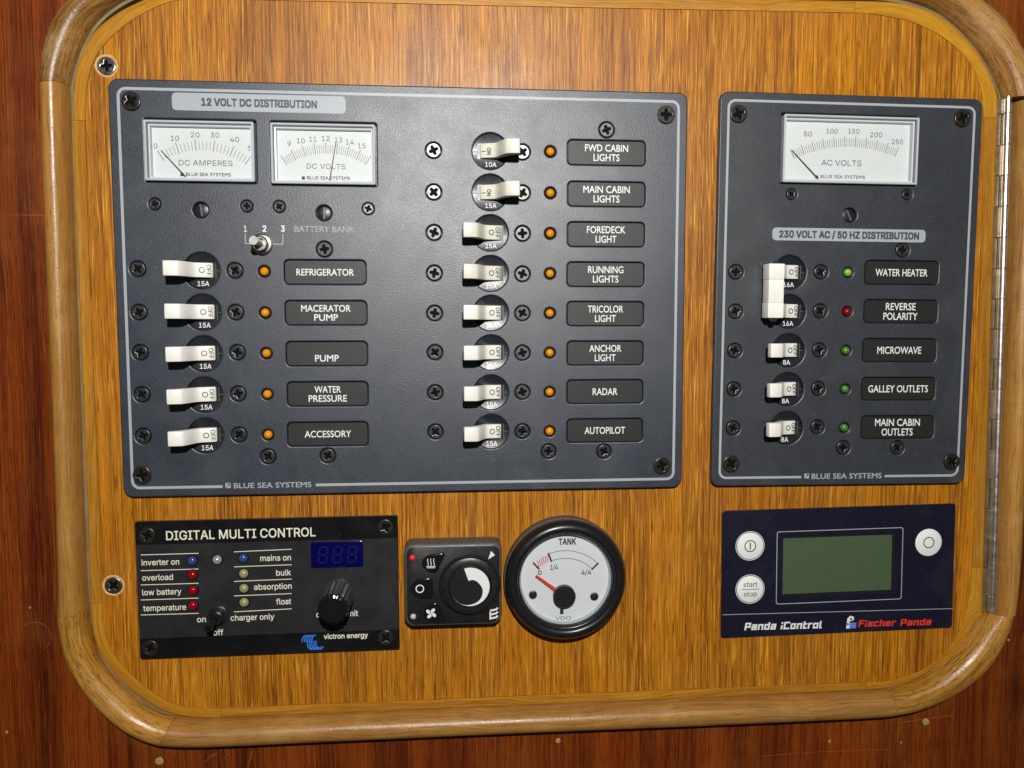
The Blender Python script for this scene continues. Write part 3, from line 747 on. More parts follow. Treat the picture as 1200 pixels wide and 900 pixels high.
# ------------------------------------------------------------------ door
door = bpy.data.objects.new('instrument_door', None); C.objects.link(door); door.matrix_world = base_matrix(0, 0, 0)
door['label'] = 'hinged teak veneered door with rounded corners carrying all the instruments'; door['category'] = 'cabinet door'; door['kind'] = 'thing'
TR = {
 'left': [((84.5, 141), (100, 141)), ((88, 250), (102.5, 250)), ((94, 400), (108, 400)), ((100, 550), (114, 550)), ((105.4, 707), (119.5, 707))],
 'bl': [((105.4, 707), (119.5, 707)), ((109.6, 746), (123, 741)), ((123, 776), (137, 771)), ((148.7, 805.6), (161, 797)), ((178, 826.7), (187, 816)), ((203.6, 838), (210, 825.6)), ((229, 842), (232, 829)), ((259.5, 842), (259.5, 829.5))],
 'bottom': [((259.5, 842), (259.5, 829.5)), ((450, 834), (450, 822)), ((650, 826), (650, 814)), ((850, 817.5), (850, 806)), ((1015.6, 809.5), (1015.6, 799.5))],
 'br': [((1015.6, 809.5), (1015.6, 799.5)), ((1040, 806.7), (1040, 797.8)), ((1066.7, 799), (1064, 792)), ((1095.6, 783), (1088, 781)), ((1117.8, 766.7), (1109, 763)), ((1133, 746.7), (1124.4, 740)), ((1144, 729), (1133, 713)), ((1154, 716), (1137.5, 689)), ((1156.5, 665), (1139, 665))],
 'right': [((1156.5, 665), (1139, 665)), ((1160, 560), (1143, 560)), ((1165, 440), (1146, 440)), ((1169, 280), (1150, 280)), ((1172, 138), (1153, 138))],
 'tr': [((1172, 138), (1153, 138)), ((1170, 112), (1151, 112)), ((1164, 96), (1146, 92)), ((1154, 74), (1136, 73)), ((1140, 53), (1118, 54)), ((1120, 32), (1096, 38)), ((1100, 17), (1066, 25)), ((1072, 6), (1036, 18.5)), ((1046, 1.5), (1020, 16)), ((1002, 0), (1002, 15))],
 'top': [((1002, 0), (1002, 15)), ((800, -3.5), (800, 11)), ((600, -7), (600, 7)), ((374, -12), (374, 1.5)), ((250, -14.5), (250, -1.5))],
 'tl': [((250, -14.5), (250, -1.5)), ((210, -12), (222, -1.5)), ((176, -4), (196, 3)), ((150, 7), (172, 13)), ((130, 19), (150, 27)), ((110, 36), (129, 45)), ((96, 60), (112, 67)), ((87, 90), (102, 100)), ((84.5, 141), (100, 141))],
}
tprof = [(0.0, -0.018), (0.0, -0.0011), (0.05, -0.0004), (0.14, -0.00005), (0.22, 0.0), (0.98, 0.0), (0.995, -0.0003), (1.0, -0.018)]
for nm, key, m in (('edge_trim', 'left', 'trim'), ('corner_trim', 'bl', 'trim_corner'), ('edge_trim', 'bottom', 'trim'), ('corner_trim', 'br', 'trim_corner'),
                   ('edge_trim', 'right', 'trim'), ('corner_trim', 'tr', 'trim_corner'), ('edge_trim', 'top', 'trim'), ('corner_trim', 'tl', 'trim_corner')):
    sweep(nm, TR[key], tprof, MT[m], 0, 0, door, smooth=30)
tall = TR['left'][:-1]+TR['bl'][:-1]+TR['bottom'][:-1]+TR['br'][:-1]+TR['right'][:-1]+TR['tr'][:-1]+TR['top'][:-1]+TR['tl']
loop = closed_loop(tall, 1, 0, 5)[:-1]; c0 = sum(loop, Vector((0, 0)))/len(loop)
loop = [p-(p-c0).normalized()*0.00012 for p in loop]
link('veneer_board', curve_mesh('veneer_board', [[tuple(p) for p in loop]], -0.018, 0.0, MT['veneer'], bevel=0.00015), door)
class Flat:   # the door's own frame, for its two mounting screws
    face = 0.0; root = door
    def L(s, px, py, h=None): return P(px, py, h or 0.0)
    def part(s, name, me, x=0, y=0, z=0, rot=0, parent=None): return link(name, me, parent or s.root, (x, y, z), rot)
fl = Flat()
for kind, px, py in (('wood', 124.5, 77), ('wood_dark', 132.8, 686.3)):
    o = add_screw(fl, kind, px, py, 0.0009)
    q = P(px, py); rnd = random.Random(int(px)); n = 26
    o_ = [[(rad*(1+0.07*(rnd.random()-0.5))*math.cos(2*PI*i/n), rad*(1+0.07*(rnd.random()-0.5))*math.sin(2*PI*i/n), z) for i in range(n)] for rad, z in ((0.0048, 0.00003), (0.0044, 0.0003), (0.0039, 0.0001))]
    link('countersink', MB().loft(o_, False, False).mesh('countersink', MT['burr'], 0), door, (q.x, q.y, 0))

# ------------------------------------------------------------------ piano hinge
hj = [115, 132.6, 169.6, 205.6, 242, 278, 314.5, 350, 385.6, 420.5, 456, 491, 526.5, 561.5, 596.6, 630.5, 665, 698, 717.5]
def hx(y): return 1181.5-(y-115)*(1181.5-1162.5)/602.0
hb = 0.0022
A_, B_ = P(hx(115), 115, hb), P(hx(717.5), 717.5, hb)
hinge = bpy.data.objects.new('piano_hinge', None); C.objects.link(hinge)
hang = math.atan2(B_.y-A_.y, B_.x-A_.x)+PI/2
hinge.matrix_world = base_matrix(A_.x, A_.y, hang)
hinge['label'] = 'long steel piano hinge along the right edge of the door'; hinge['category'] = 'hinge'
ln = [-(P(hx(y), y, hb)-A_).length for y in hj]
for i in range(len(hj)-1):
    y1, y0 = ln[i]-0.00012, ln[i+1]+0.00012; r = 0.0016
    mb = MB(); n = 20
    mb.loft([[(rad*math.cos(2*PI*k/n), yy, hb+rad*math.sin(2*PI*k/n)) for k in range(n)] for rad, yy in ((r*0.9, y0), (r, y0+0.00015), (r, y1-0.00015), (r*0.9, y1))])
    link('knuckle', mb.mesh('knuckle', MT['chrome'], 40), hinge)
    if i % 2 == 0:
        link('hinge_leaf', MB().box(-0.0040, -0.0008, y0, y1, 0.0002, 0.0016).mesh('hinge_leaf', MT['leaf'], 0), hinge)
    else:
        link('hinge_leaf', MB().box(-0.0039, -0.0027, y0, y1, 0.0002, 0.0012).box(-0.0021, -0.0009, y0, y1, 0.0002, 0.0012).mesh('hinge_leaf', MT['leaf'], 0), hinge)
link('hinge_pin', MB().rod((0, ln[-1]-0.0002, hb), (0, 0.0008, hb), 0.0009).mesh('hinge_pin', MT['chrome']), hinge)

# ================================================================== DC PANEL
dc = Dev('dc_distribution_panel', 'large slate grey twelve volt breaker panel with two dial meters and thirteen ivory switches', 'breaker panel',
         [(127, 92), (805.5, 108), (799.5, 571), (143.5, 583)], 0.0032)
holes = []
def hole_at(dev, px, py, r): q = dev.L(px, py); holes.append(circ(q.x, q.y, r, 28)); return q
scr_mid = [(380, 292), (711, 152), (161, 315), (162.5, 366), (164, 413), (166, 462.5), (167.5, 511), (275, 317), (276, 366), (278, 413), (279, 461.5), (280, 509.5),
           (314, 535), (384, 534), (643, 529), (708, 529)]
scr_mid += [(508, 176), (508.3, 225), (508.7, 272.5), (509, 320), (509.3, 367), (509.7, 413), (510, 460), (510.3, 506)]
scr_mid += [(612.3, y) for y in (178, 226, 273.5, 321, 367, 413.5, 459.5, 505.5)]
scr_big = [(153, 118), (781, 134), (166, 557), (776, 546)]
scr_small = [(181, 239), (289, 241.5), (327, 242), (431.5, 244.5)]
brk_dc = [(236, 317), (237.7, 366), (238.7, 414.5), (239.8, 462.7), (241, 510.5)]
brk_mid = [(574.5, 177), (574.5, 225.5), (574.8, 273), (575, 320.5), (575.3, 367), (575.6, 413.3), (575.7, 460), (575.8, 506)]
led_dc = [(309.5, 318), (310.5, 366.5), (312, 414), (313, 462), (314, 509.5)]+[(645, 177.5), (645, 226), (644.8, 273.5), (644.6, 320.5), (644.4, 367), (644.3, 413.5), (644.2, 459.5), (644.2, 505.5)]
for p in scr_mid: hole_at(dc, *p, 0.0034)
for p in scr_small: hole_at(dc, *p, 0.0025)
for p in brk_dc+brk_mid: hole_at(dc, *p, 0.0079)
for p in led_dc: hole_at(dc, *p, 0.0025)
for p in ((235, 246), (379.5, 249.5)): hole_at(dc, *p, 0.0033)
TX = [('REFRIGERATOR', 67.5), ('MACERATOR', 58), ('PUMP', 28), ('WATER', 31), ('PRESSURE', 45), ('ACCESSORY', 54.5)]
lab_dc = [((381, 319, 95.5, 28.5), [('REFRIGERATOR', 67.5)], None), ((382, 366.7, 95.5, 28.5), [('MACERATOR', 58), ('PUMP', 28)], None), ((383, 414.5, 95, 28.5), [('PUMP', 28)], -0.5),
          ((384, 461.7, 94.5, 28.5), [('WATER', 31), ('PRESSURE', 45)], None), ((384.2, 508.7, 94.5, 28), [('ACCESSORY', 54.5)], None),
          ((711, 179, 91, 29), [('FWD CABIN', 50.5), ('LIGHTS', 30.5)], None), ((711, 227.5, 90.5, 28.7), [('MAIN CABIN', 54.5), ('LIGHTS', 30.5)], None), ((710.5, 274.7, 90, 28.5), [('FOREDECK', 45), ('LIGHT', 24.5)], None),
          ((710, 321.5, 90, 28.3), [('RUNNING', 41.5), ('LIGHTS', 30)], None), ((709.7, 367.7, 89.5, 28.2), [('TRICOLOR', 41.5), ('LIGHT', 24.5)], None), ((709.5, 413.8, 89, 28), [('ANCHOR', 37.5), ('LIGHT', 24.5)], None),
          ((709.2, 459, 88.7, 27.7), [('RADAR', 29)], None), ((709, 504.5, 88.5, 27.3), [('AUTOPILOT', 47.5)], None)]
for g, lines, rows in lab_dc:
    q, lo = name_label(dc, *g, lines, MT['label'], dc.face-0.0004, rows)
    holes.append(rr(q[0], q[1], q[2], q[3], 0.0020, 5))
holes.append(add_meter(dc, 'ammeter reading zero', [(167, 140), (297.3, 142.3), (298, 213), (170, 211)], [(184.7, 176.7), (240, 163.3), (294.5, 182.7)], 5, 5,
    [('0', 182.3, 171, 4), ('10', 205, 162, 9), ('20', 228.7, 158, 9.5), ('30', 252, 158.3, 9.5), ('40', 275, 163.6, 10), ('5', 292.5, 173.5, 4)],
    [('DC AMPERES', 209.7, 272.7, 191, 6.4, 'ink_soft', 0.0), ('BLUE SEA SYSTEMS', 218, 270.7, 204.6, 3.8, 'ink', 0.1)], [(188.7, 176), (218, 207.5)], 'left'))
holes.append(add_meter(dc, 'voltmeter reading just under thirteen', [(315, 143), (439.5, 146), (440, 216.5), (319, 214.5)], [(329, 182.5), (381.7, 167), (434.8, 182.5)], 8, 5,
    [('8', 326, 175.5, 4), ('9', 339, 168.5, 4), ('10', 352.5, 165, 9), ('11', 366.7, 163, 8), ('12', 381.7, 162.3, 9), ('13', 396.7, 164, 8.5), ('14', 410, 166.5, 9), ('15', 424, 171, 8.5)],
    [('DC VOLTS', 359.5, 405, 195, 6.0, 'ink_soft', 0.0), ('BLUE SEA SYSTEMS', 360, 410.5, 208.6, 3.8, 'ink', 0.1)], [(393.8, 166), (386, 213)], 'left'))
fp = faceplate(dc, holes, dc.face, MT['panel'])
gp0, gp1 = dc.L(261, 570), dc.L(370, 568)
border(dc, 0.0041, 0.0012, (gp0.x, gp1.x), 0, MT['pale'], fp)
brand(dc, 274, 365, 569, 6.0, 567.8, (267.3, 569), MT['pale'])
def pill(dev, px0, px1, py0, py1, y2, t, m, tm, pad):
    a, b = dev.L(px0, (py0+py1)/2), dev.L(px1, y2); c = (a+b)/2; w = (b-a).length; h = (py1-py0)*PX
    me = curve_mesh('title_plate', [rr(0, 0, w, h, 0.0018, 5)], -0.00003, 0.00010, MT['pale'])
    o = dev.part('title_plate', me, c.x, c.y, dev.face)
    tt = text_mesh(t, w-2*pad, 7.6*PX, tm, bold=0.40, sans=True)
    link('lettering', tt, o, (0, 0, 0.00016)); return o
pill(dc, 201.5, 405, 109.5, 128.5, 123, '12 VOLT DC DISTRIBUTION', MT['pale'], MT['grey_print'], 0.0122)
for p in scr_mid: add_screw(dc, 'mid', *p, dc.face-0.0001)
for p in scr_big: add_screw(dc, 'big', *p, dc.face+0.0011)
for p in scr_small: add_screw(dc, 'small', *p, dc.face-0.0002)
for p in led_dc: add_led(dc, 'amber', *p, dc.face)
def slotscrew(dev, px, py, ang):
    q = dev.L(px, py); r = 0.0030
    o = dev.part('zero_adjuster', MB().lathe([(r, -0.0025), (r, -0.0013), (r*0.85, -0.0011)], n=24).mesh('zero_adjuster', MT['black']), q.x, q.y, dev.face)
    link('slot', MB().box(-r*0.85, r*0.85, -0.00035, 0.00035, -0.0001, 0.0001).mesh('slot', MT['slot'], 0), o, (0, 0, -0.00108), ang)
slotscrew(dc, 235, 246, 1.7); slotscrew(dc, 379.5, 249.5, 1.55)
WH = ['refrigerator', 'macerator pump', 'pump', 'water pressure', 'accessory']
for p in brk_dc: add_breaker(dc, *p, '15A')
for i, p in enumerate(brk_mid):
    add_breaker(dc, *p, '10A' if i == 0 else '15A', on=i < 2, rk='y' if i < 4 else 'n', label='breaker switched on, rocker pointing right' if i < 2 else None)
# battery selector toggle
q = dc.L(307.5, 286.5)
hexo = [(0.0047*math.cos(PI/3*k+0.3), 0.0047*math.sin(PI/3*k+0.3)) for k in range(6)]
tg = dc.part('battery_selector', MB().lathe([(0.0046, 0), (0.0046, 0.0014), (0.0040, 0.0018), (0.0033, 0.0018)], n=28, cap1=True).mesh('battery_selector', MT['steel_dull']), q.x, q.y, dc.face)
link('bush', MB().loft([[(r*math.cos(2*PI*i/24), r*math.sin(2*PI*i/24), z) for i in range(24)] for r, z in ((0.0033, 0.0018), (0.0033, 0.0042), (0.0029, 0.0046), (0.0022, 0.0046), (0.0020, 0.0030))], False, True).mesh('bush', MT['steel']), tg)
link('lever', MB().rod((0, 0, 0.003), (-0.0006, 0.0003, 0.0075), 0.0012, 0.0015, 18).rod((-0.0006, 0.0003, 0.0075), (-0.0010, 0.0005, 0.0116), 0.0015, 0.0019, 18).mesh('lever', MT['lever'], 40), tg)
for t, x in (('1', 287.5), ('2', 310), ('3', 331.5)):
    dc.text(t, x-(1.3 if t == '1' else 2.3), x+(1.3 if t == '1' else 2.3), 268, 7, MT['white_print'], bold=0.25, sans=True)
for pts in (((287.5, 273.5), (287.5, 285.3), (297, 285.6)), ((331.5, 274.5), (331.5, 286.3), (320, 286))):
    lp = [tuple(dc.L(*p)) for p in pts]
    mb = MB().ribbon([lp[0], lp[1]], 0.0004, 0, 0.00006).ribbon([lp[1], lp[2]], 0.0004, 0.00001, 0.00007)
    dc.part('selector_line', mb.mesh('selector_line', MT['pale'], 0), 0, 0, dc.face)
dc.text('BATTERY BANK', 345, 415.5, 268, 6.8, MT['faded_print'], bold=0.2, px2=269.5)
# worn scuff near the switches
rnd = random.Random(5)
for (sx, sy, rx, ry, a0, a1) in ((534, 207, 6, 4.5, 2.2, 6.1), (542, 210, 5.5, 4, -1.2, 2.9), (538, 211, 9, 3, 3.3, 6.0)):
    pts = [tuple(dc.L(sx+rx*math.cos(a0+(a1-a0)*k/12), sy-ry*math.sin(a0+(a1-a0)*k/12))) for k in range(13)]
    dc.part('scuff', MB().ribbon(pts, [0.00015+0.0002*rnd.random() for _ in pts], 0, 0.00004).mesh('scuff', MT['faded_print'], 0), 0, 0, dc.face)

# ================================================================== AC PANEL
ac = Dev('ac_distribution_panel', 'smaller slate panel at right with AC volts meter and five breakers, two tied together', 'breaker panel',
         [(845, 108.5), (1152.5, 114), (1130.5, 568), (832.5, 568.5)], 0.0032)
holes = []
s_mid = [(1058, 293), (862.7, 318.7), (862.3, 365), (861.3, 411), (860.2, 456), (859.3, 501.7), (962.3, 318.7), (961.5, 364.5), (960.3, 410.3), (959.2, 455.5), (958.2, 500.5), (988.3, 524.7), (1052, 524.7)]
s_big = [(866, 133), (1128.7, 138), (857.3, 543.5), (1116, 541)]
s_small = [(928, 227.5), (1063.5, 228)]
b_ac = [(925.7, 319.3), (925, 365), (924.3, 410.8), (923, 456.3), (922, 501.7)]
l_ac = [(994, 319.3), (993, 365), (991.7, 410.7), (990.7, 456), (989.7, 501.3)]
for p in s_mid: hole_at(ac, *p, 0.0034)
for p in s_small: hole_at(ac, *p, 0.0025)
for p in b_ac: hole_at(ac, *p, 0.0079)
for p in l_ac: hole_at(ac, *p, 0.0025)
hole_at(ac, 996.3, 252, 0.0033)
for g, lines in (((1057, 319.5, 86, 28), [('WATER HEATER', 61)]), ((1055.8, 365, 86, 27.5), [('REVERSE', 35), ('POLARITY', 40)]), ((1054.3, 410.5, 86, 27.5), [('MICROWAVE', 51.5)]),
                 ((1053, 455.7, 86, 27), [('GALLEY OUTLETS', 70)]), ((1052, 500.7, 85, 27), [('MAIN CABIN', 52.5), ('OUTLETS', 36.5)])):
    q, lo = name_label(ac, *g, lines, MT['label_ac'], ac.face-0.0004)
    holes.append(rr(q[0], q[1], q[2], q[3], 0.0020, 5))
holes.append(add_meter(ac, 'AC voltmeter reading zero', [(919.5, 134), (1078, 137), (1075.5, 215.5), (917.5, 214)], [(926.3, 175), (987.5, 160), (1053, 172.5)], 10, 5,
    [('50', 946.7, 157, 10), ('100', 975, 153.8, 14), ('150', 1000.5, 153.8, 14), ('200', 1026.7, 158, 15), ('250', 1051.5, 166.3, 14)],
    [('AC VOLTS', 962.5, 1009.5, 191, 6.2, 'ink_soft', 0.0), ('BLUE SEA SYSTEMS', 961.5, 1013.7, 207.3, 3.6, 'ink_soft', 0.1)], [(928, 176), (961.5, 212.5)], 'right'))
fp = faceplate(ac, holes, ac.face, MT['panel_ac'])
gp0, gp1 = ac.L(939, 557.5), ac.L(1036.5, 557.5)
border(ac, 0.0040, 0.0011, (gp0.x, gp1.x), 0, MT['pale'], fp)
brand(ac, 951, 1033, 557.7, 6.0, 557.7, (945.3, 557.8), MT['pale'])
pill(ac, 905, 1084.5, 267.8, 282.8, 275.6, '230 VOLT AC / 50 HZ DISTRIBUTION', MT['pale'], MT['grey_print'], 0.0032)
for p in s_mid: add_screw(ac, 'mid', *p, ac.face-0.0001)
for p in s_big: add_screw(ac, 'big', *p, ac.face+0.0011)
for p in s_small: add_screw(ac, 'small', *p, ac.face-0.0002)
for i, p in enumerate(l_ac):
    o = add_led(ac, ('green_hi', 'red', 'green', 'green', 'green')[i], *p, ac.face)
    if i == 1: o['label'] = 'red indicator light'
slotscrew(ac, 996.3, 252, 2.0)
for i, p in enumerate(b_ac): add_breaker(ac, *p, '16A' if i < 2 else '8A', rk='ac', shift=-0.0006 if i > 1 else -0.0002)
# tie bar joining the first two rockers
a, b = ac.L(*b_ac[0]), ac.L(*b_ac[1]); mxy = (a+b)/2; hl = (a-b).length/2
zt = ac.face+0.0072
e_ = 0.0038
mb = MB().box(-0.0036, 0.0036, -hl-0.0032, -hl+e_, -0.0042, 0.0026, 0.0003).box(-0.0036, 0.0036, hl-e_, hl+0.0032, -0.0042, 0.0026, 0.0003).box(-0.0035, 0.0035, -hl+e_+0.00005, hl-e_-0.00005, -0.0040, 0.00245, 0.00015)
tie = ac.part('tie_bar', mb.mesh('tie_bar', MT['rocker'], 40), mxy.x-0.0106, mxy.y, zt)
link('tie_pin', MB().rod((0, -hl-0.0048, 0), (0, -hl-0.0033, 0), 0.0012, 0.0018).rod((0, hl+0.0033, 0), (0, hl+0.0046, 0), 0.0018, 0.0011).mesh('tie_pin', MT['steel']), tie)

# ================================================================== DIGITAL MULTI CONTROL
vc = Dev('charger_control_panel', 'black rectangular inverter charger control with rotary knob and blue display', 'control panel',
         [(158.4, 613.7), (466.9, 602.6), (467.4, 759.7), (163.4, 774.3)], 0.0022)
def VP(x, y): return (145+x/3.582, 590+y/3.582)
bh = 0.0100
vc.part('faceplate', MB().loft([[(x, y, z) for x, y in rr(0, 0, vc.w-2*i, vc.h-2*i, 0.0006, 2)] for i, z in ((0, 0), (0, 0.0019), (0.0003, 0.0022))]).mesh('faceplate', MT['vic_black'], 20))
a = vc.L(*VP(60, 178)); a2 = vc.L(*VP(1150, 142)); b = vc.L(*VP(66, 571)); b2 = vc.L(*VP(1155, 525)); yt = (a.y+a2.y)/2; yb = (b.y+b2.y)/2
vc.part('face_film', MB().box(-vc.w/2+0.0002, vc.w/2-0.0002, yb, yt, 0, 0.00008).mesh('face_film', MT['vic'], 0), 0, 0, 0.00221)
Z = 0.0023
def vtext(t, x0, x1, y, cap, m='cream_print', dy=None, **kw):
    p0, p1 = VP(x0, y+(x1-x0)*0.02), VP(x1, y-(x1-x0)*0.02)
    return vc.text(t, p0[0], p1[0], p0[1], cap, MT[m], z=Z, px2=p1[1], sans=True, **kw)
vtext('DIGITAL MULTI CONTROL', 178, 805, 127, 10.3, bold=0.12)
for t, x0, x1, y in (('inverter on', 75, 233, 246), ('overload', 78, 207, 310), ('low battery', 78, 242, 371), ('temperature', 82, 262, 437), ('mains on', 573, 702, 228), ('bulk', 640, 702, 290),
                     ('absorption', 547, 705, 348), ('float', 640, 703, 411), ('on', 308, 345, 486), ('off', 376, 418, 541), ('charger only', 449, 632, 477), ('current limit', 808, 984, 463)):
    vtext(t, x0, x1, y, 6.6, bold=0.10)
vtext('victron energy', 840, 1025, 555, 5.6, bold=0.18)
mb = MB()
for xl, xr, ys in ((72, 314, ((216, 209), (282, 275), (342, 335), (405, 397), (468, 461))), (463, 705, ((203, 192), (266, 257), (327, 317), (388, 378), (455, 442)))):
    for y0, y1 in ys: mb.ribbon([tuple(vc.L(*VP(xl, y0), Z)), tuple(vc.L(*VP(xr, y1), Z))], 0.00032, 0, 0.00006)
vc.part('ruled_lines', mb.mesh('ruled_lines', MT['cream_print'], 0), 0, 0, Z)
VL = {k: dome_mesh(0.0021, 0.0017, MT[k]) for k in ('blue', 'red', 'olive', 'silver')}
VR = MB().lathe([(0.0026, 0), (0.0026, 0.0002), (0.0021, 0.0003)], n=24).mesh('led_collar', MT['black_gloss'])
for k, x, y in (('blue', 285, 242), ('red', 287, 302), ('red', 289, 366), ('red', 289, 430), ('silver', 391, 238), ('blue', 500, 231), ('olive', 502, 296), ('olive', 503, 358), ('olive', 504, 417)):
    q = vc.L(*VP(x, y), 0.0032)
    o = vc.part('indicator_light', VR, q.x, q.y, Z); o['label'] = {'blue': 'blue', 'red': 'red', 'olive': 'olive yellow', 'silver': 'clear'}[k]+' indicator light'
    link('lens', VL[k], o, (0, 0, 0.0003))
for x, y in ((97, 135), (1098, 100), (110, 608), (1100, 565)): add_screw(vc, 'vic', *VP(x, y), 0.0030)
# display
q = vc.L(*VP(896, 214), Z); w = 203/3.582*PX*1.06; h = 108/3.582*PX*1.02
dsp = vc.part('display', MB().loft([[(x, y, z) for x, y in rr(0, 0, w-2*i, h-2*i, 0.0010, 4)] for i, z in ((0, 0), (0, 0.0002), (0.0002, 0.0003))]).mesh('display', MT['disp'], 20), q.x, q.y, Z)
mb = MB()
for k in range(3):
    ox = (-0.0063, 0.0002, 0.0067)[k]; W, H_, s_ = 0.0036, 0.0072, 0.0007
    for seg in 'abcdefg':
        sx = {'a': (0, H_/2), 'g': (0, 0), 'd': (0, -H_/2)}.get(seg)
        if sx: mb.ribbon([(ox-W/2+0.0004+sx[1]*0.12, sx[1]), (ox+W/2-0.0004+sx[1]*0.12, sx[1])], s_, 0, 0.00005)
        else:
            X = W/2 if seg in 'bc' else -W/2; y0, y1 = (0.0004, H_/2-0.0004) if seg in 'bf' else (-H_/2+0.0004, -0.0004)
            mb.ribbon([(ox+X+y0*0.12, y0), (ox+X+y1*0.12, y1)], s_, 0, 0.00005)
link('digit_segments', mb.mesh('digit_segments', MT['disp_seg'], 0), dsp, (0, 0, 0.00032))
# toggle
q = vc.L(*VP(398, 468), Z)
tg = vc.part('mode_toggle', MB().lathe([(0.0044, 0), (0.0044, 0.0008), (0.0036, 0.0012), (0.0036, 0.0012), (0.0030, 0.0013), (0.0030, 0.0040), (0.0024, 0.0044), (0.0016, 0.0036)], n=28).mesh('mode_toggle', MT['black']), q.x, q.y, Z)
link('lever', MB().rod((0, 0, 0.003), (-0.0008, -0.0010, 0.0070), 0.0011, 0.0014, 14).rod((-0.0008, -0.0010, 0.0070), (-0.0014, -0.0020, 0.0108), 0.0014, 0.0017, 14).mesh('lever', MT['black_gloss'], 40), tg)
# knob with fluted skirt
q = vc.L(*VP(900, 385), Z)
n = 72
def fl_(r, amp): return [(r*(1+amp*(0.5+0.5*math.cos(18*2*PI*i/n)))*math.cos(2*PI*i/n), r*(1+amp*(0.5+0.5*math.cos(18*2*PI*i/n)))*math.sin(2*PI*i/n)) for i in range(n)]
kn = MB().loft([[(x, y, z) for x, y in fl_(r, a)] for r, a, z in ((0.0074, 0.0, 0), (0.0074, 0.0, 0.0010), (0.0069, 0.08, 0.0014), (0.0062, 0.09, 0.0170))])
k_ = vc.part('rotary_knob', kn.mesh('rotary_knob', MT['knob_side'], 28), q.x, q.y, Z, 0.1)
link('knob_cap', MB().loft([[(x, y, z) for x, y in fl_(r, a)] for r, a, z in ((0.0063, 0.09, 0.0168), (0.0060, 0.08, 0.0178), (0.0052, 0.0, 0.0183), (0.0048, 0.0, 0.0179))]).mesh('knob_cap', MT['black_gloss'], 28), k_)
# blue wave emblem
q = vc.L(*VP(802, 582), Z); mb = MB()
for k in range(5):
    ox = -0.0048+k*0.00105
    pts = [(ox+0.00155*math.cos(a)*1.0+0.0008, 0.0006+0.0026*math.sin(a)) for a in [PI*1.05-(PI*0.62)*j/8 for j in range(9)]]
    mb.ribbon(pts, 0.0006, 0, 0.00005+k*0.000004)
for k in range(5):
    ox = -0.0009+k*0.00095
    pts = [(ox+0.0018*math.cos(a)-0.0006, -0.0006+0.0027*math.sin(a)) for a in [PI*0.85+(PI*0.95)*j/10 for j in range(11)]]
    mb.ribbon(pts, 0.00058, 0, 0.0001+k*0.000004)
vc.part('brand_emblem', mb.mesh('brand_emblem', MT['logo_blue'], 0), q.x, q.y, Z)

# ================================================================== HEATER CONTROL
def HP(x, y): return (460+x/4.0, 590+y/4.0)
ht = Dev('heater_control', 'small black heater control with round dial and three soft buttons', 'heater control',
         [HP(54, 190), HP(511, 182), HP(514, 560), HP(56, 575)], 0.0094)
W, H_ = ht.w, ht.h
def hloop(i, r=0.0035):
    lp = []
    for x, y in rr(0, 0, W-2*i, H_-2*i, r, 6):
        if y < 0: y -= 0.0020*(1-(x/(W/2))**2)*(-y/(H_/2))**2
        lp.append((x, y))
    return lp
ht.part('housing', MB().loft([[(x, y, z) for x, y in hloop(i)] for i, z in ((0, 0), (0, 0.0078), (0.0003, 0.0087), (0.0009, 0.0092), (0.0018, 0.0094))]).mesh('housing', MT['rubber'], 40))
Zh = 0.0094
ht.part('front_face', MB().loft([[(x, y, z) for x, y in hloop(i)] for i, z in ((0.0012, 0.0085), (0.0012, 0.00945), (0.0015, 0.0096))]).mesh('front_face', MT['black'], 40))
Zh = 0.0096
def hl_(x, y, z=None): return ht.L(*HP(x, y), Zh if z is None else z)
# dial
q = hl_(363, 390, 0.0125)
K = 1/4.0*ht.k(550, 688, 0.0125)
dial = ht.part('temperature_dial', MB().loft([[(r*K*math.cos(2*PI*i/48), r*K*math.sin(2*PI*i/48), z) for i in range(48)] for r, z in ((147, -0.0006), (147, 0.0004), (141, 0.0010), (138, 0.0010), (134, 0.0024), (122, 0.0029), (104, 0.0029), (100, 0.0022))]).mesh('temperature_dial', MT['black'], 30), q.x, q.y, Zh)
mb = MB()
for k in range(11):
    a = math.radians(-30+k*24); mb.ribbon([(106*K*math.cos(a), 106*K*math.sin(a)), (132*K*math.cos(a), 132*K*math.sin(a))], 0.00016, 0.0024, 0.00302)
link('dial_marks', mb.mesh('dial_marks', MT['recess'], 0), dial)
link('dial_cap', MB().lathe([(98*K, 0.0018), (98*K, 0.0029), (94*K, 0.0032)], n=40).mesh('dial_cap', MT['black'], 30), dial)
inn_key = [(-7, 30), (10, 34), (30, 28), (48, 10), (59, -10), (60, -35), (50, -60), (30, -78), (0, -88), (-30, -87), (-60, -73), (-80, -50)]
inn = [(p.x*K*0.98, p.y*K*0.98) for p in cr([Vector(p) for p in inn_key], 4)]
n_ = len(inn)-1; out = [(92*K*math.cos(math.radians(107-255*k/n_)), 92*K*math.sin(math.radians(107-255*k/n_))) for k in range(n_+1)]
mb = MB(); mb.loft([[(o_[0], o_[1], 0), (i_[0], i_[1], 0), (i_[0], i_[1], 0.00008), (o_[0], o_[1], 0.00008)] for o_, i_ in zip(out, inn)])
link('temperature_swoosh', mb.mesh('temperature_swoosh', MT['white_print'], 0), dial, (0, 0, 0.00321))
def poly_part(name, pts, z0, z1, m, bev=0.0004):
    pv = [hl_(*p) for p in pts]; c = sum(pv, Vector((0, 0)))/len(pv)
    sm = cr(pv+[pv[0]], 3)[:-1]
    L_ = [[((p-c).x*k, (p-c).y*k, z) for p in sm] for k, z in ((1, z0), (1, z1-bev), (0.93, z1-bev*0.2), (0.86, z1))]
    return ht.part(name, MB().loft(L_).mesh(name, m, 50), c.x, c.y, Zh)
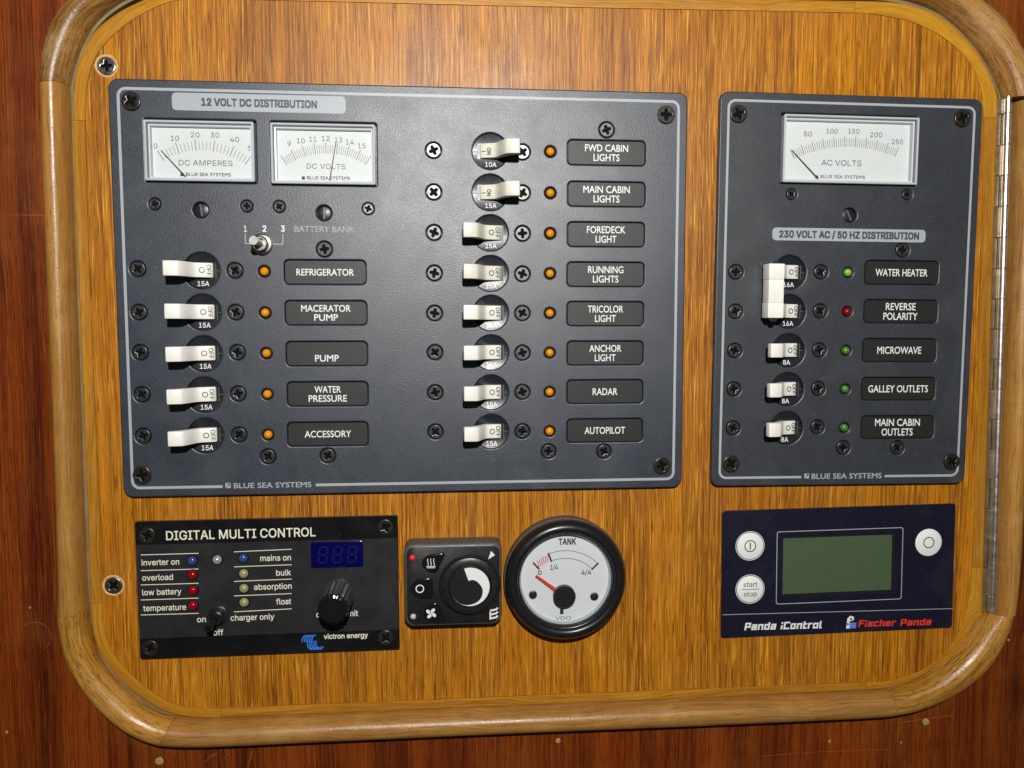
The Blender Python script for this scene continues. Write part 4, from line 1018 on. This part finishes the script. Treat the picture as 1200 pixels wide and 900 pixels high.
b1 = poly_part('soft_button', [(142, 262), (165, 243), (205, 234), (243, 233), (236, 262), (222, 290), (205, 322), (172, 320), (146, 300), (137, 280)], -0.0003, 0.0007, MT['black_gloss'])
b2 = poly_part('soft_button', [(86, 402), (92, 378), (120, 356), (184, 349), (188, 395), (190, 436), (150, 446), (118, 440), (95, 425)], -0.0003, 0.0007, MT['black_gloss'])
b3 = poly_part('soft_button', [(146, 505), (158, 480), (205, 463), (222, 488), (240, 520), (254, 548), (225, 556), (180, 556), (152, 535)], -0.0003, 0.0007, MT['black_gloss'])
def put_on(parent, name, me, x, y, dz):
    p = hl_(x, y, Zh+dz); o = link(name, me, parent, (p.x-parent.location[0], p.y-parent.location[1], dz)); return o
s4 = K
mb = MB()
for dx in (-14, 0, 14): mb.ribbon([(dx*s4, -16*s4), ((dx+2)*s4, -4*s4), ((dx-2)*s4, 6*s4), ((dx)*s4, 18*s4)], 0.0003, 0, 0.00006)
mb.ribbon([(-22*s4, -20*s4), (22*s4, -20*s4)], 0.0003, 0.00001, 0.00007).ribbon([(-18*s4, -26*s4), (18*s4, -26*s4)], 0.0003, 0.00001, 0.00007)
put_on(b1, 'heat_symbol', mb.mesh('heat_symbol', MT['white_print'], 0), 180, 276, 0.00074)
put_on(b2, 'ring_symbol', curve_mesh('ring_symbol', [circ(0, 0, 20*s4, 28), circ(0, 0, 15*s4, 28)], 0, 0.00006, MT['white_print']), 128, 400, 0.00074)
mb = MB()
for k in range(4):
    a = math.radians(40+90*k); pts = []
    for i in range(12):
        t = 2*PI*i/12; x, y = 15*s4+12*s4*math.cos(t), 5*s4+8*s4*math.sin(t); pts.append((x*math.cos(a)-y*math.sin(a), x*math.sin(a)+y*math.cos(a)))
    mb.prism(pts, 0, 0.00006+k*0.000003)
mb.lathe([(4*s4, 0), (4*s4, 0.00009)], n=10)
put_on(b3, 'fan_symbol', mb.mesh('fan_symbol', MT['white_print'], 0), 181, 515, 0.00074)
p = hl_(464, 244); ht.part('pointer_mark', MB().prism([(-16*s4, -18*s4), (-2*s4, 22*s4), (16*s4, 2*s4)], 0, 0.00006).mesh('pointer_mark', MT['white_print'], 0), p.x, p.y, Zh)
mb = MB()
for k in range(3):
    y = (22-19*k)*s4
    mb.ribbon([(-18*s4, y-8*s4), (-8*s4, y-8*s4), (12*s4, y-4*s4), (18*s4, y+4*s4)], 0.00085, 0, 0.00006+k*0.000004)
mb.ribbon([(-17*s4, -30*s4), (-17*s4, 8*s4)], 0.0007, 0, 0.00009)
p = hl_(475, 514); ht.part('brand_emblem', mb.mesh('brand_emblem', MT['white_print'], 0), p.x, p.y, Zh)
for k, x, y, r in (('red_lit', 93, 254, 14), ('grey_led', 97, 530, 14)):
    p = hl_(x, y); o = ht.part('indicator_light', MB().lathe([(r*s4, -0.0005), (r*s4, 0.0003), (r*0.7*s4, 0.0008), (r*0.3*s4, 0.001)], n=18).mesh('indicator_light', MT[k], 60), p.x, p.y, Zh)
    o['label'] = 'red indicator light' if k == 'red_lit' else 'frosted sensor window'

# ================================================================== TANK GAUGE
zf = 0.0115
gc = P(664.5, 682.5, zf)
tank = Dev('tank_gauge', 'round black rimmed tank level gauge with white dial and red needle near empty', 'gauge',
           [(664.5-74, 682.5-74), (664.5+74, 682.5-74), (664.5+74, 682.5+74), (664.5-74, 682.5+74)], zf)
tank.root.matrix_world = base_matrix(gc.x, gc.y, 0); tank.c = gc; tank.ang = 0
RO = 0.0278
def ringp(prof, n=72): return [[(r*math.cos(2*PI*i/n), r*math.sin(2*PI*i/n), z) for i in range(n)] for r, z in prof]
bz = MB().loft(ringp([(RO+0.0004, 0), (RO+0.0006, 0.0020), (RO+0.0006, 0.0060), (RO+0.0001, 0.0064), (RO+0.0001, 0.0070)]), True, False)
tank.part('gauge_body', bz.mesh('gauge_body', MT['rubber'], 35))
pr = [(RO, 0.0066), (RO+0.0002, 0.0078), (RO-0.0003, 0.0093), (RO-0.0014, 0.0107), (RO-0.0028, 0.0114), (RO-0.0042, 0.0113), (RO-0.0052, 0.0105), (RO-0.0056, 0.0096), (RO-0.0060, 0.0094), (RO-0.0064, 0.0088), (RO-0.0066, 0.0072)]
tank.part('bezel', MB().loft(ringp(pr), False, False).mesh('bezel', MT['bezel'], 35))
tank.part('dial_rim', MB().loft(ringp([(RO-0.0066, 0.0072), (RO-0.0070, 0.0068), (RO-0.0074, 0.0055)]), False, False).mesh('dial_rim', MT['acrylic'], 35))
zd = 0.0055
dl = tank.part('dial', MB().lathe([(RO-0.0068, zd-0.0006), (RO-0.0068, zd)], n=64).mesh('dial', MT['gauge'], 20))
def G(x, y, z=zd): return tank.L(*HP(x, y), z)
hub = G(806, 437); Kd = 1/4.0*tank.k(664, 683, zd)
def gput(name, me, x=0, y=0, z=zd+0.00002): return link(name, me, dl, (x, y, z))
def arcpts(r, a0, a1, n=30): return [(hub.x+r*Kd*math.cos(math.radians(a0+(a1-a0)*k/n)), hub.y+r*Kd*math.sin(math.radians(a0+(a1-a0)*k/n))) for k in range(n+1)]
gput('scale_outline', MB().ribbon(arcpts(218, 110, 44), 0.00022, 0, 0.00005).ribbon(arcpts(182, 110, 44), 0.00022, 0, 0.00005).mesh('scale_outline', MT['ink'], 0))
mb = MB()
for a, r0, r1, w_ in ((131.5, 178, 222, 0.0008), (110, 178, 222, 0.0008), (44.5, 178, 222, 0.0008)):
    mb.ribbon([arcpts(r0, a, a, 1)[0], arcpts(r1, a, a, 1)[0]], w_, 0.00001, 0.00007)
gput('scale_ticks', mb.mesh('scale_ticks', MT['ink'], 0))
mb = MB()
for k in range(6):
    a = 129-3.0*k; p0 = arcpts(184, a+1.5, a, 1)[0]; p1 = arcpts(216, a-3.0, a, 1)[0]; mb.ribbon([p0, p1], 0.00036, 0, 0.00005)
gput('reserve_hatching', mb.mesh('reserve_hatching', MT['needle_red'], 0))
for t, x, y, w_, c_, bo in (('0', 690, 324, 18, 5.0, 0.15), ('1/4', 757, 298, 36, 5.6, 0.1), ('4/4', 908, 322, 46, 5.6, 0.1), ('TANK', 819, 178, 82, 6.6, 0.3), ('VDO', 799, 537, 74, 4.0, 0.0), ('GERMANY', 800, 562, 84, 2.6, 0.0)):
    p = G(x, y)
    if t == 'GERMANY': continue
    m_ = gput('lettering', text_mesh(t, w_*Kd, c_*PX*1.08, MT['ink'] if t != 'VDO' else MT['ink_soft'], bold=bo, sans=True), p.x, p.y, zd+0.00007)
mb = MB()
for k in range(9):
    a = math.radians(-103+k*2.6); r = 0.0172; mb.box(0.0+(k-4)*0.0009-0.0002, (k-4)*0.0009+0.0002, -0.0005+0.00003*(k-4)**2, 0.0004+0.00003*(k-4)**2, 0, 0.00005)
p = G(799, 562); gput('small_print', mb.mesh('small_print', MT['ink_soft'], 0), p.x, p.y)
p = G(793, 505); gput('dial_stub', MB().box(-0.0008, 0.0008, -0.0012, 0.0012, 0, 0.0004).mesh('dial_stub', MT['ink'], 0), p.x, p.y)
for x, y in ((658, 427), (945, 435)):
    p = G(x, y); s_ = gput('dial_screw', MB().lathe([(0.0019, 0), (0.0019, 0.0005), (0.0012, 0.0008)], n=20).mesh('dial_screw', MT['screw_dark'], 30), p.x, p.y)
hz = zd+0.0022
hp = G(806, 437, hz); tip = G(672, 338, hz-0.0006)
hb_ = tank.part('needle_hub', MB().lathe([(52*Kd, -0.0018), (52*Kd, 0.0006), (48*Kd, 0.0010), (6*Kd, 0.0011)], n=36).mesh('needle_hub', MT['black'], 30), hp.x, hp.y, hz)
nd = tank.part('needle', MB().ribbon([(hp.x, hp.y), (tip.x, tip.y)], [0.0017, 0.0009], hz-0.0008, hz-0.0004).mesh('needle', MT['needle_red'], 0))
tank.part('glass', MB().lathe([(RO-0.0064, 0.0089), (RO-0.0064, 0.0092)], n=64).mesh('glass', MT['glass'], 20))

# ================================================================== GENERATOR CONTROL
def PP(x, y): return (820+x/3.158, 570+y/3.158)
gn = Dev('generator_control_panel', 'flat navy generator control with green screen and three round white buttons', 'control panel',
         [(845.5, 597), (1119.3, 592.2), (1116.3, 737), (846.5, 746.2)], 0.0012)
l0, l1, l2, l3 = (gn.L(*PP(*p)) for p in ((305, 190), (715, 180), (713, 392), (305, 398)))
lx0, lx1 = (l0.x+l3.x)/2, (l1.x+l2.x)/2; ly1, ly0 = (l0.y+l1.y)/2, (l2.y+l3.y)/2
lc = ((lx0+lx1)/2, (ly0+ly1)/2); lw, lh = lx1-lx0+0.0016, ly1-ly0+0.0014
gn.part('membrane', curve_mesh('membrane', [rr(0, 0, gn.w, gn.h, 0.0013, 5), rr(lc[0]+0.0006, lc[1], lw, lh, 0.0004, 2)], 0, gn.face, MT['navy'], bevel=0.0002))
gn.part('screen', MB().box(-lw/2-0.0005, lw/2+0.0005, -lh/2-0.0005, lh/2+0.0005, 0.00005, 0.0002).mesh('screen', MT['lcd'], 0), lc[0]+0.0006, lc[1], 0)
me = curve_mesh('screen_surround', [rr(0, 0, lw, lh, 0.0004, 2), rr(-0.0003, 0.0001, lw-0.0022, lh-0.0018, 0.0003, 2)], 0.0002, 0.0007, MT['lcd_wall'])
gn.part('screen_surround', me, lc[0]+0.0006, lc[1], 0)
Zg = gn.face
a, b = gn.L(*PP(283, 164)), gn.L(*PP(752, 154)); c, d = gn.L(*PP(284, 434)), gn.L(*PP(748, 420))
X0, X1, Y1, Y0 = (a.x+c.x)/2, (b.x+d.x)/2, (a.y+b.y)/2, (c.y+d.y)/2; w_, h_ = X1-X0, Y1-Y0
gn.part('screen_outline', curve_mesh('screen_outline', [rr(0, 0, w_, h_, 0.0012, 5), rr(0, 0, w_-0.0007, h_-0.0007, 0.0010, 5)], 0, 0.00006, MT['pale']), (X0+X1)/2, (Y0+Y1)/2, Zg)
gn.part('divider_line', MB().ribbon([tuple(gn.L(*PP(84, 475))), tuple(gn.L(*PP(937, 452)))], 0.00028, 0, 0.00006).mesh('divider_line', MT['pale'], 0), 0, 0, Zg)
def gbutton(x, y, ring):
    q = gn.L(*PP(x, y)); R = 49/3.158*gn.k(x/3.158+820, y/3.158+570)*0.99
    o = gn.part('push_button', MB().lathe([(R, 0), (R, 0.0002), (R*0.94, 0.0004)], n=40).mesh('push_button', MT['button'], 30), q.x, q.y, Zg)
    if ring: link('button_outline', curve_mesh('button_outline', [circ(0, 0, R*1.10, 40), circ(0, 0, R*1.055, 40)], 0, 0.00006, MT['button']), o)
    return o, R
for x, y, k in ((186, 220, 0), (186, 380, 1), (846, 207, 2)):
    o, R = gbutton(x, y, k < 2)
    if k == 0:
        link('power_symbol', curve_mesh('power_symbol', [circ(0, 0, R*0.45, 30), circ(0, 0, R*0.38, 30)], 0, 0.00006, MT['ink']), o, (0, 0, 0.00041))
        link('power_bar', MB().box(-R*0.04, R*0.04, -R*0.26, R*0.26, 0, 0.00006).mesh('power_bar', MT['ink'], 0), o, (0, 0, 0.00041)); o['label'] = 'power button with bar in a circle'
    elif k == 1:
        link('lettering', text_mesh('start', R*1.06, 5.9*PX, MT['ink'], bold=0.02, sans=True), o, (0, R*0.38, 0.00045))
        link('lettering', text_mesh('stop', R*1.0, 5.9*PX, MT['ink'], bold=0.02, sans=True), o, (0, -R*0.34, 0.00045))
        link('rule', MB().box(-R*0.68, R*0.68, -R*0.02, R*0.02, 0, 0.00006).mesh('rule', MT['ink'], 0), o, (0, 0, 0.00041)); o['label'] = 'start stop button'
    else:
        link('ring_symbol', curve_mesh('ring_symbol', [circ(0, 0, R*0.42, 30), circ(0, 0, R*0.35, 30)], 0, 0.00006, MT['ink']), o, (0, 0, 0.00041)); o['label'] = 'button with a plain ring'
BG = {'P': (.62, [[(0, 0), (0, 1), (.62, 1), (.62, .42), (.15, .42)]]), 'a': (.55, [[(.05, .72), (.55, .72), (.55, 0), (0, 0), (0, .38), (.4, .38)]]), 'n': (.55, [[(0, 0), (0, .72), (.55, .72), (.55, 0)]]),
      'd': (.55, [[(.55, 1), (.55, 0), (0, 0), (0, .72), (.4, .72)]]), 'i': (0, [[(0, 0), (0, .42)], [(0, .93), (0, .97)]]), 'C': (.62, [[(.62, 1), (0, 1), (0, 0), (.62, 0)]]), 'o': (.55, [[(0, 0), (0, .72), (.55, .72), (.55, 0), (.12, 0)]]),
      't': (.32, [[(0, 1), (0, 0), (.32, 0)], [(.12, .70), (.32, .70)]]), 'r': (.36, [[(0, 0), (0, .72), (.36, .72)]]), 'l': (.16, [[(0, 1), (0, 0), (.16, 0)]]), 'F': (.58, [[(0, 0), (0, 1), (.58, 1)], [(.15, .5), (.48, .5)]]),
      's': (.5, [[(.5, .72), (0, .72), (0, .37), (.5, .37), (.5, 0), (0, 0)]]), 'c': (.5, [[(.5, .72), (0, .72), (0, 0), (.5, 0)]]), 'h': (.5, [[(0, 1), (0, 0)], [(.15, .66), (.5, .66), (.5, 0)]]), 'e': (.5, [[(.5, 0), (0, 0), (0, .72), (.5, .72), (.5, .34), (.15, .34)]]), ' ': (.18, [])}
def blocktext(t, x0, x1, y, cap, m):
    p0, p1 = PP(x0, y+(x1-x0)*0.013), PP(x1, y-(x1-x0)*0.013)
    a, b = gn.L(*p0), gn.L(*p1); c = (a+b)/2; W = b.x-a.x; Hh = cap*PX*1.08; st = 0.26
    tot = sum(BG[ch][0]+st+0.16 for ch in t)-0.16; k = W/tot; mb = MB(); x = st/2; lay = 0
    for ch in t:
        for line in BG[ch][1]:
            for (xa, ya), (xb, yb) in zip(line, line[1:]):
                ax, bx = (x+xa)*k-W/2, (x+xb)*k-W/2; ay, by = (ya*0.80+0.10-0.5)*Hh, (yb*0.80+0.10-0.5)*Hh
                hw, hh = st*k/2, 0.105*Hh; lay = (lay+1) % 7
                q4 = [(min(ax, bx)-hw, min(ay, by)-hh), (max(ax, bx)+hw, min(ay, by)-hh), (max(ax, bx)+hw, max(ay, by)+hh), (min(ax, bx)-hw, max(ay, by)+hh)]
                mb.prism([(px_+0.15*py_, py_) for px_, py_ in q4], 0, 0.00005+lay*0.000003)
        x += BG[ch][0]+st+0.16
    gn.part('lettering', mb.mesh('lettering', MT[m], 0), c.x, c.y, gn.face, math.atan2(b.y-a.y, b.x-a.x))
blocktext('Panda iControl', 167, 453, 515, 8.6, 'white_print')
blocktext('Fischer Panda', 588, 857, 504, 7.8, 'red_print')
q = gn.L(*PP(560, 503)); s_ = gn.k(997, 729)/3.158
em = gn.part('brand_emblem', MB().prism([(-18*s_, -22*s_), (-6*s_, -22*s_), (-6*s_, 4*s_), (10*s_, 8*s_), (10*s_, 20*s_), (-4*s_, 24*s_), (-14*s_, 14*s_)], 0, 0.00005).mesh('brand_emblem', MT['white_print'], 0), q.x, q.y, Zg)
link('emblem_wave', MB().prism([(-6*s_, -22*s_), (18*s_, -22*s_), (20*s_, -2*s_), (-6*s_, 0)], 0, 0.00006).mesh('emblem_wave', MT['blue_print'], 0), em)
link('emblem_patch', MB().prism(circ(0, 12*s_, 4*s_, 10), 0.00005, 0.0001).prism(circ(-12*s_, -6*s_, 4*s_, 10), 0.00005, 0.0001).mesh('emblem_patch', MT['ink'], 0), em)
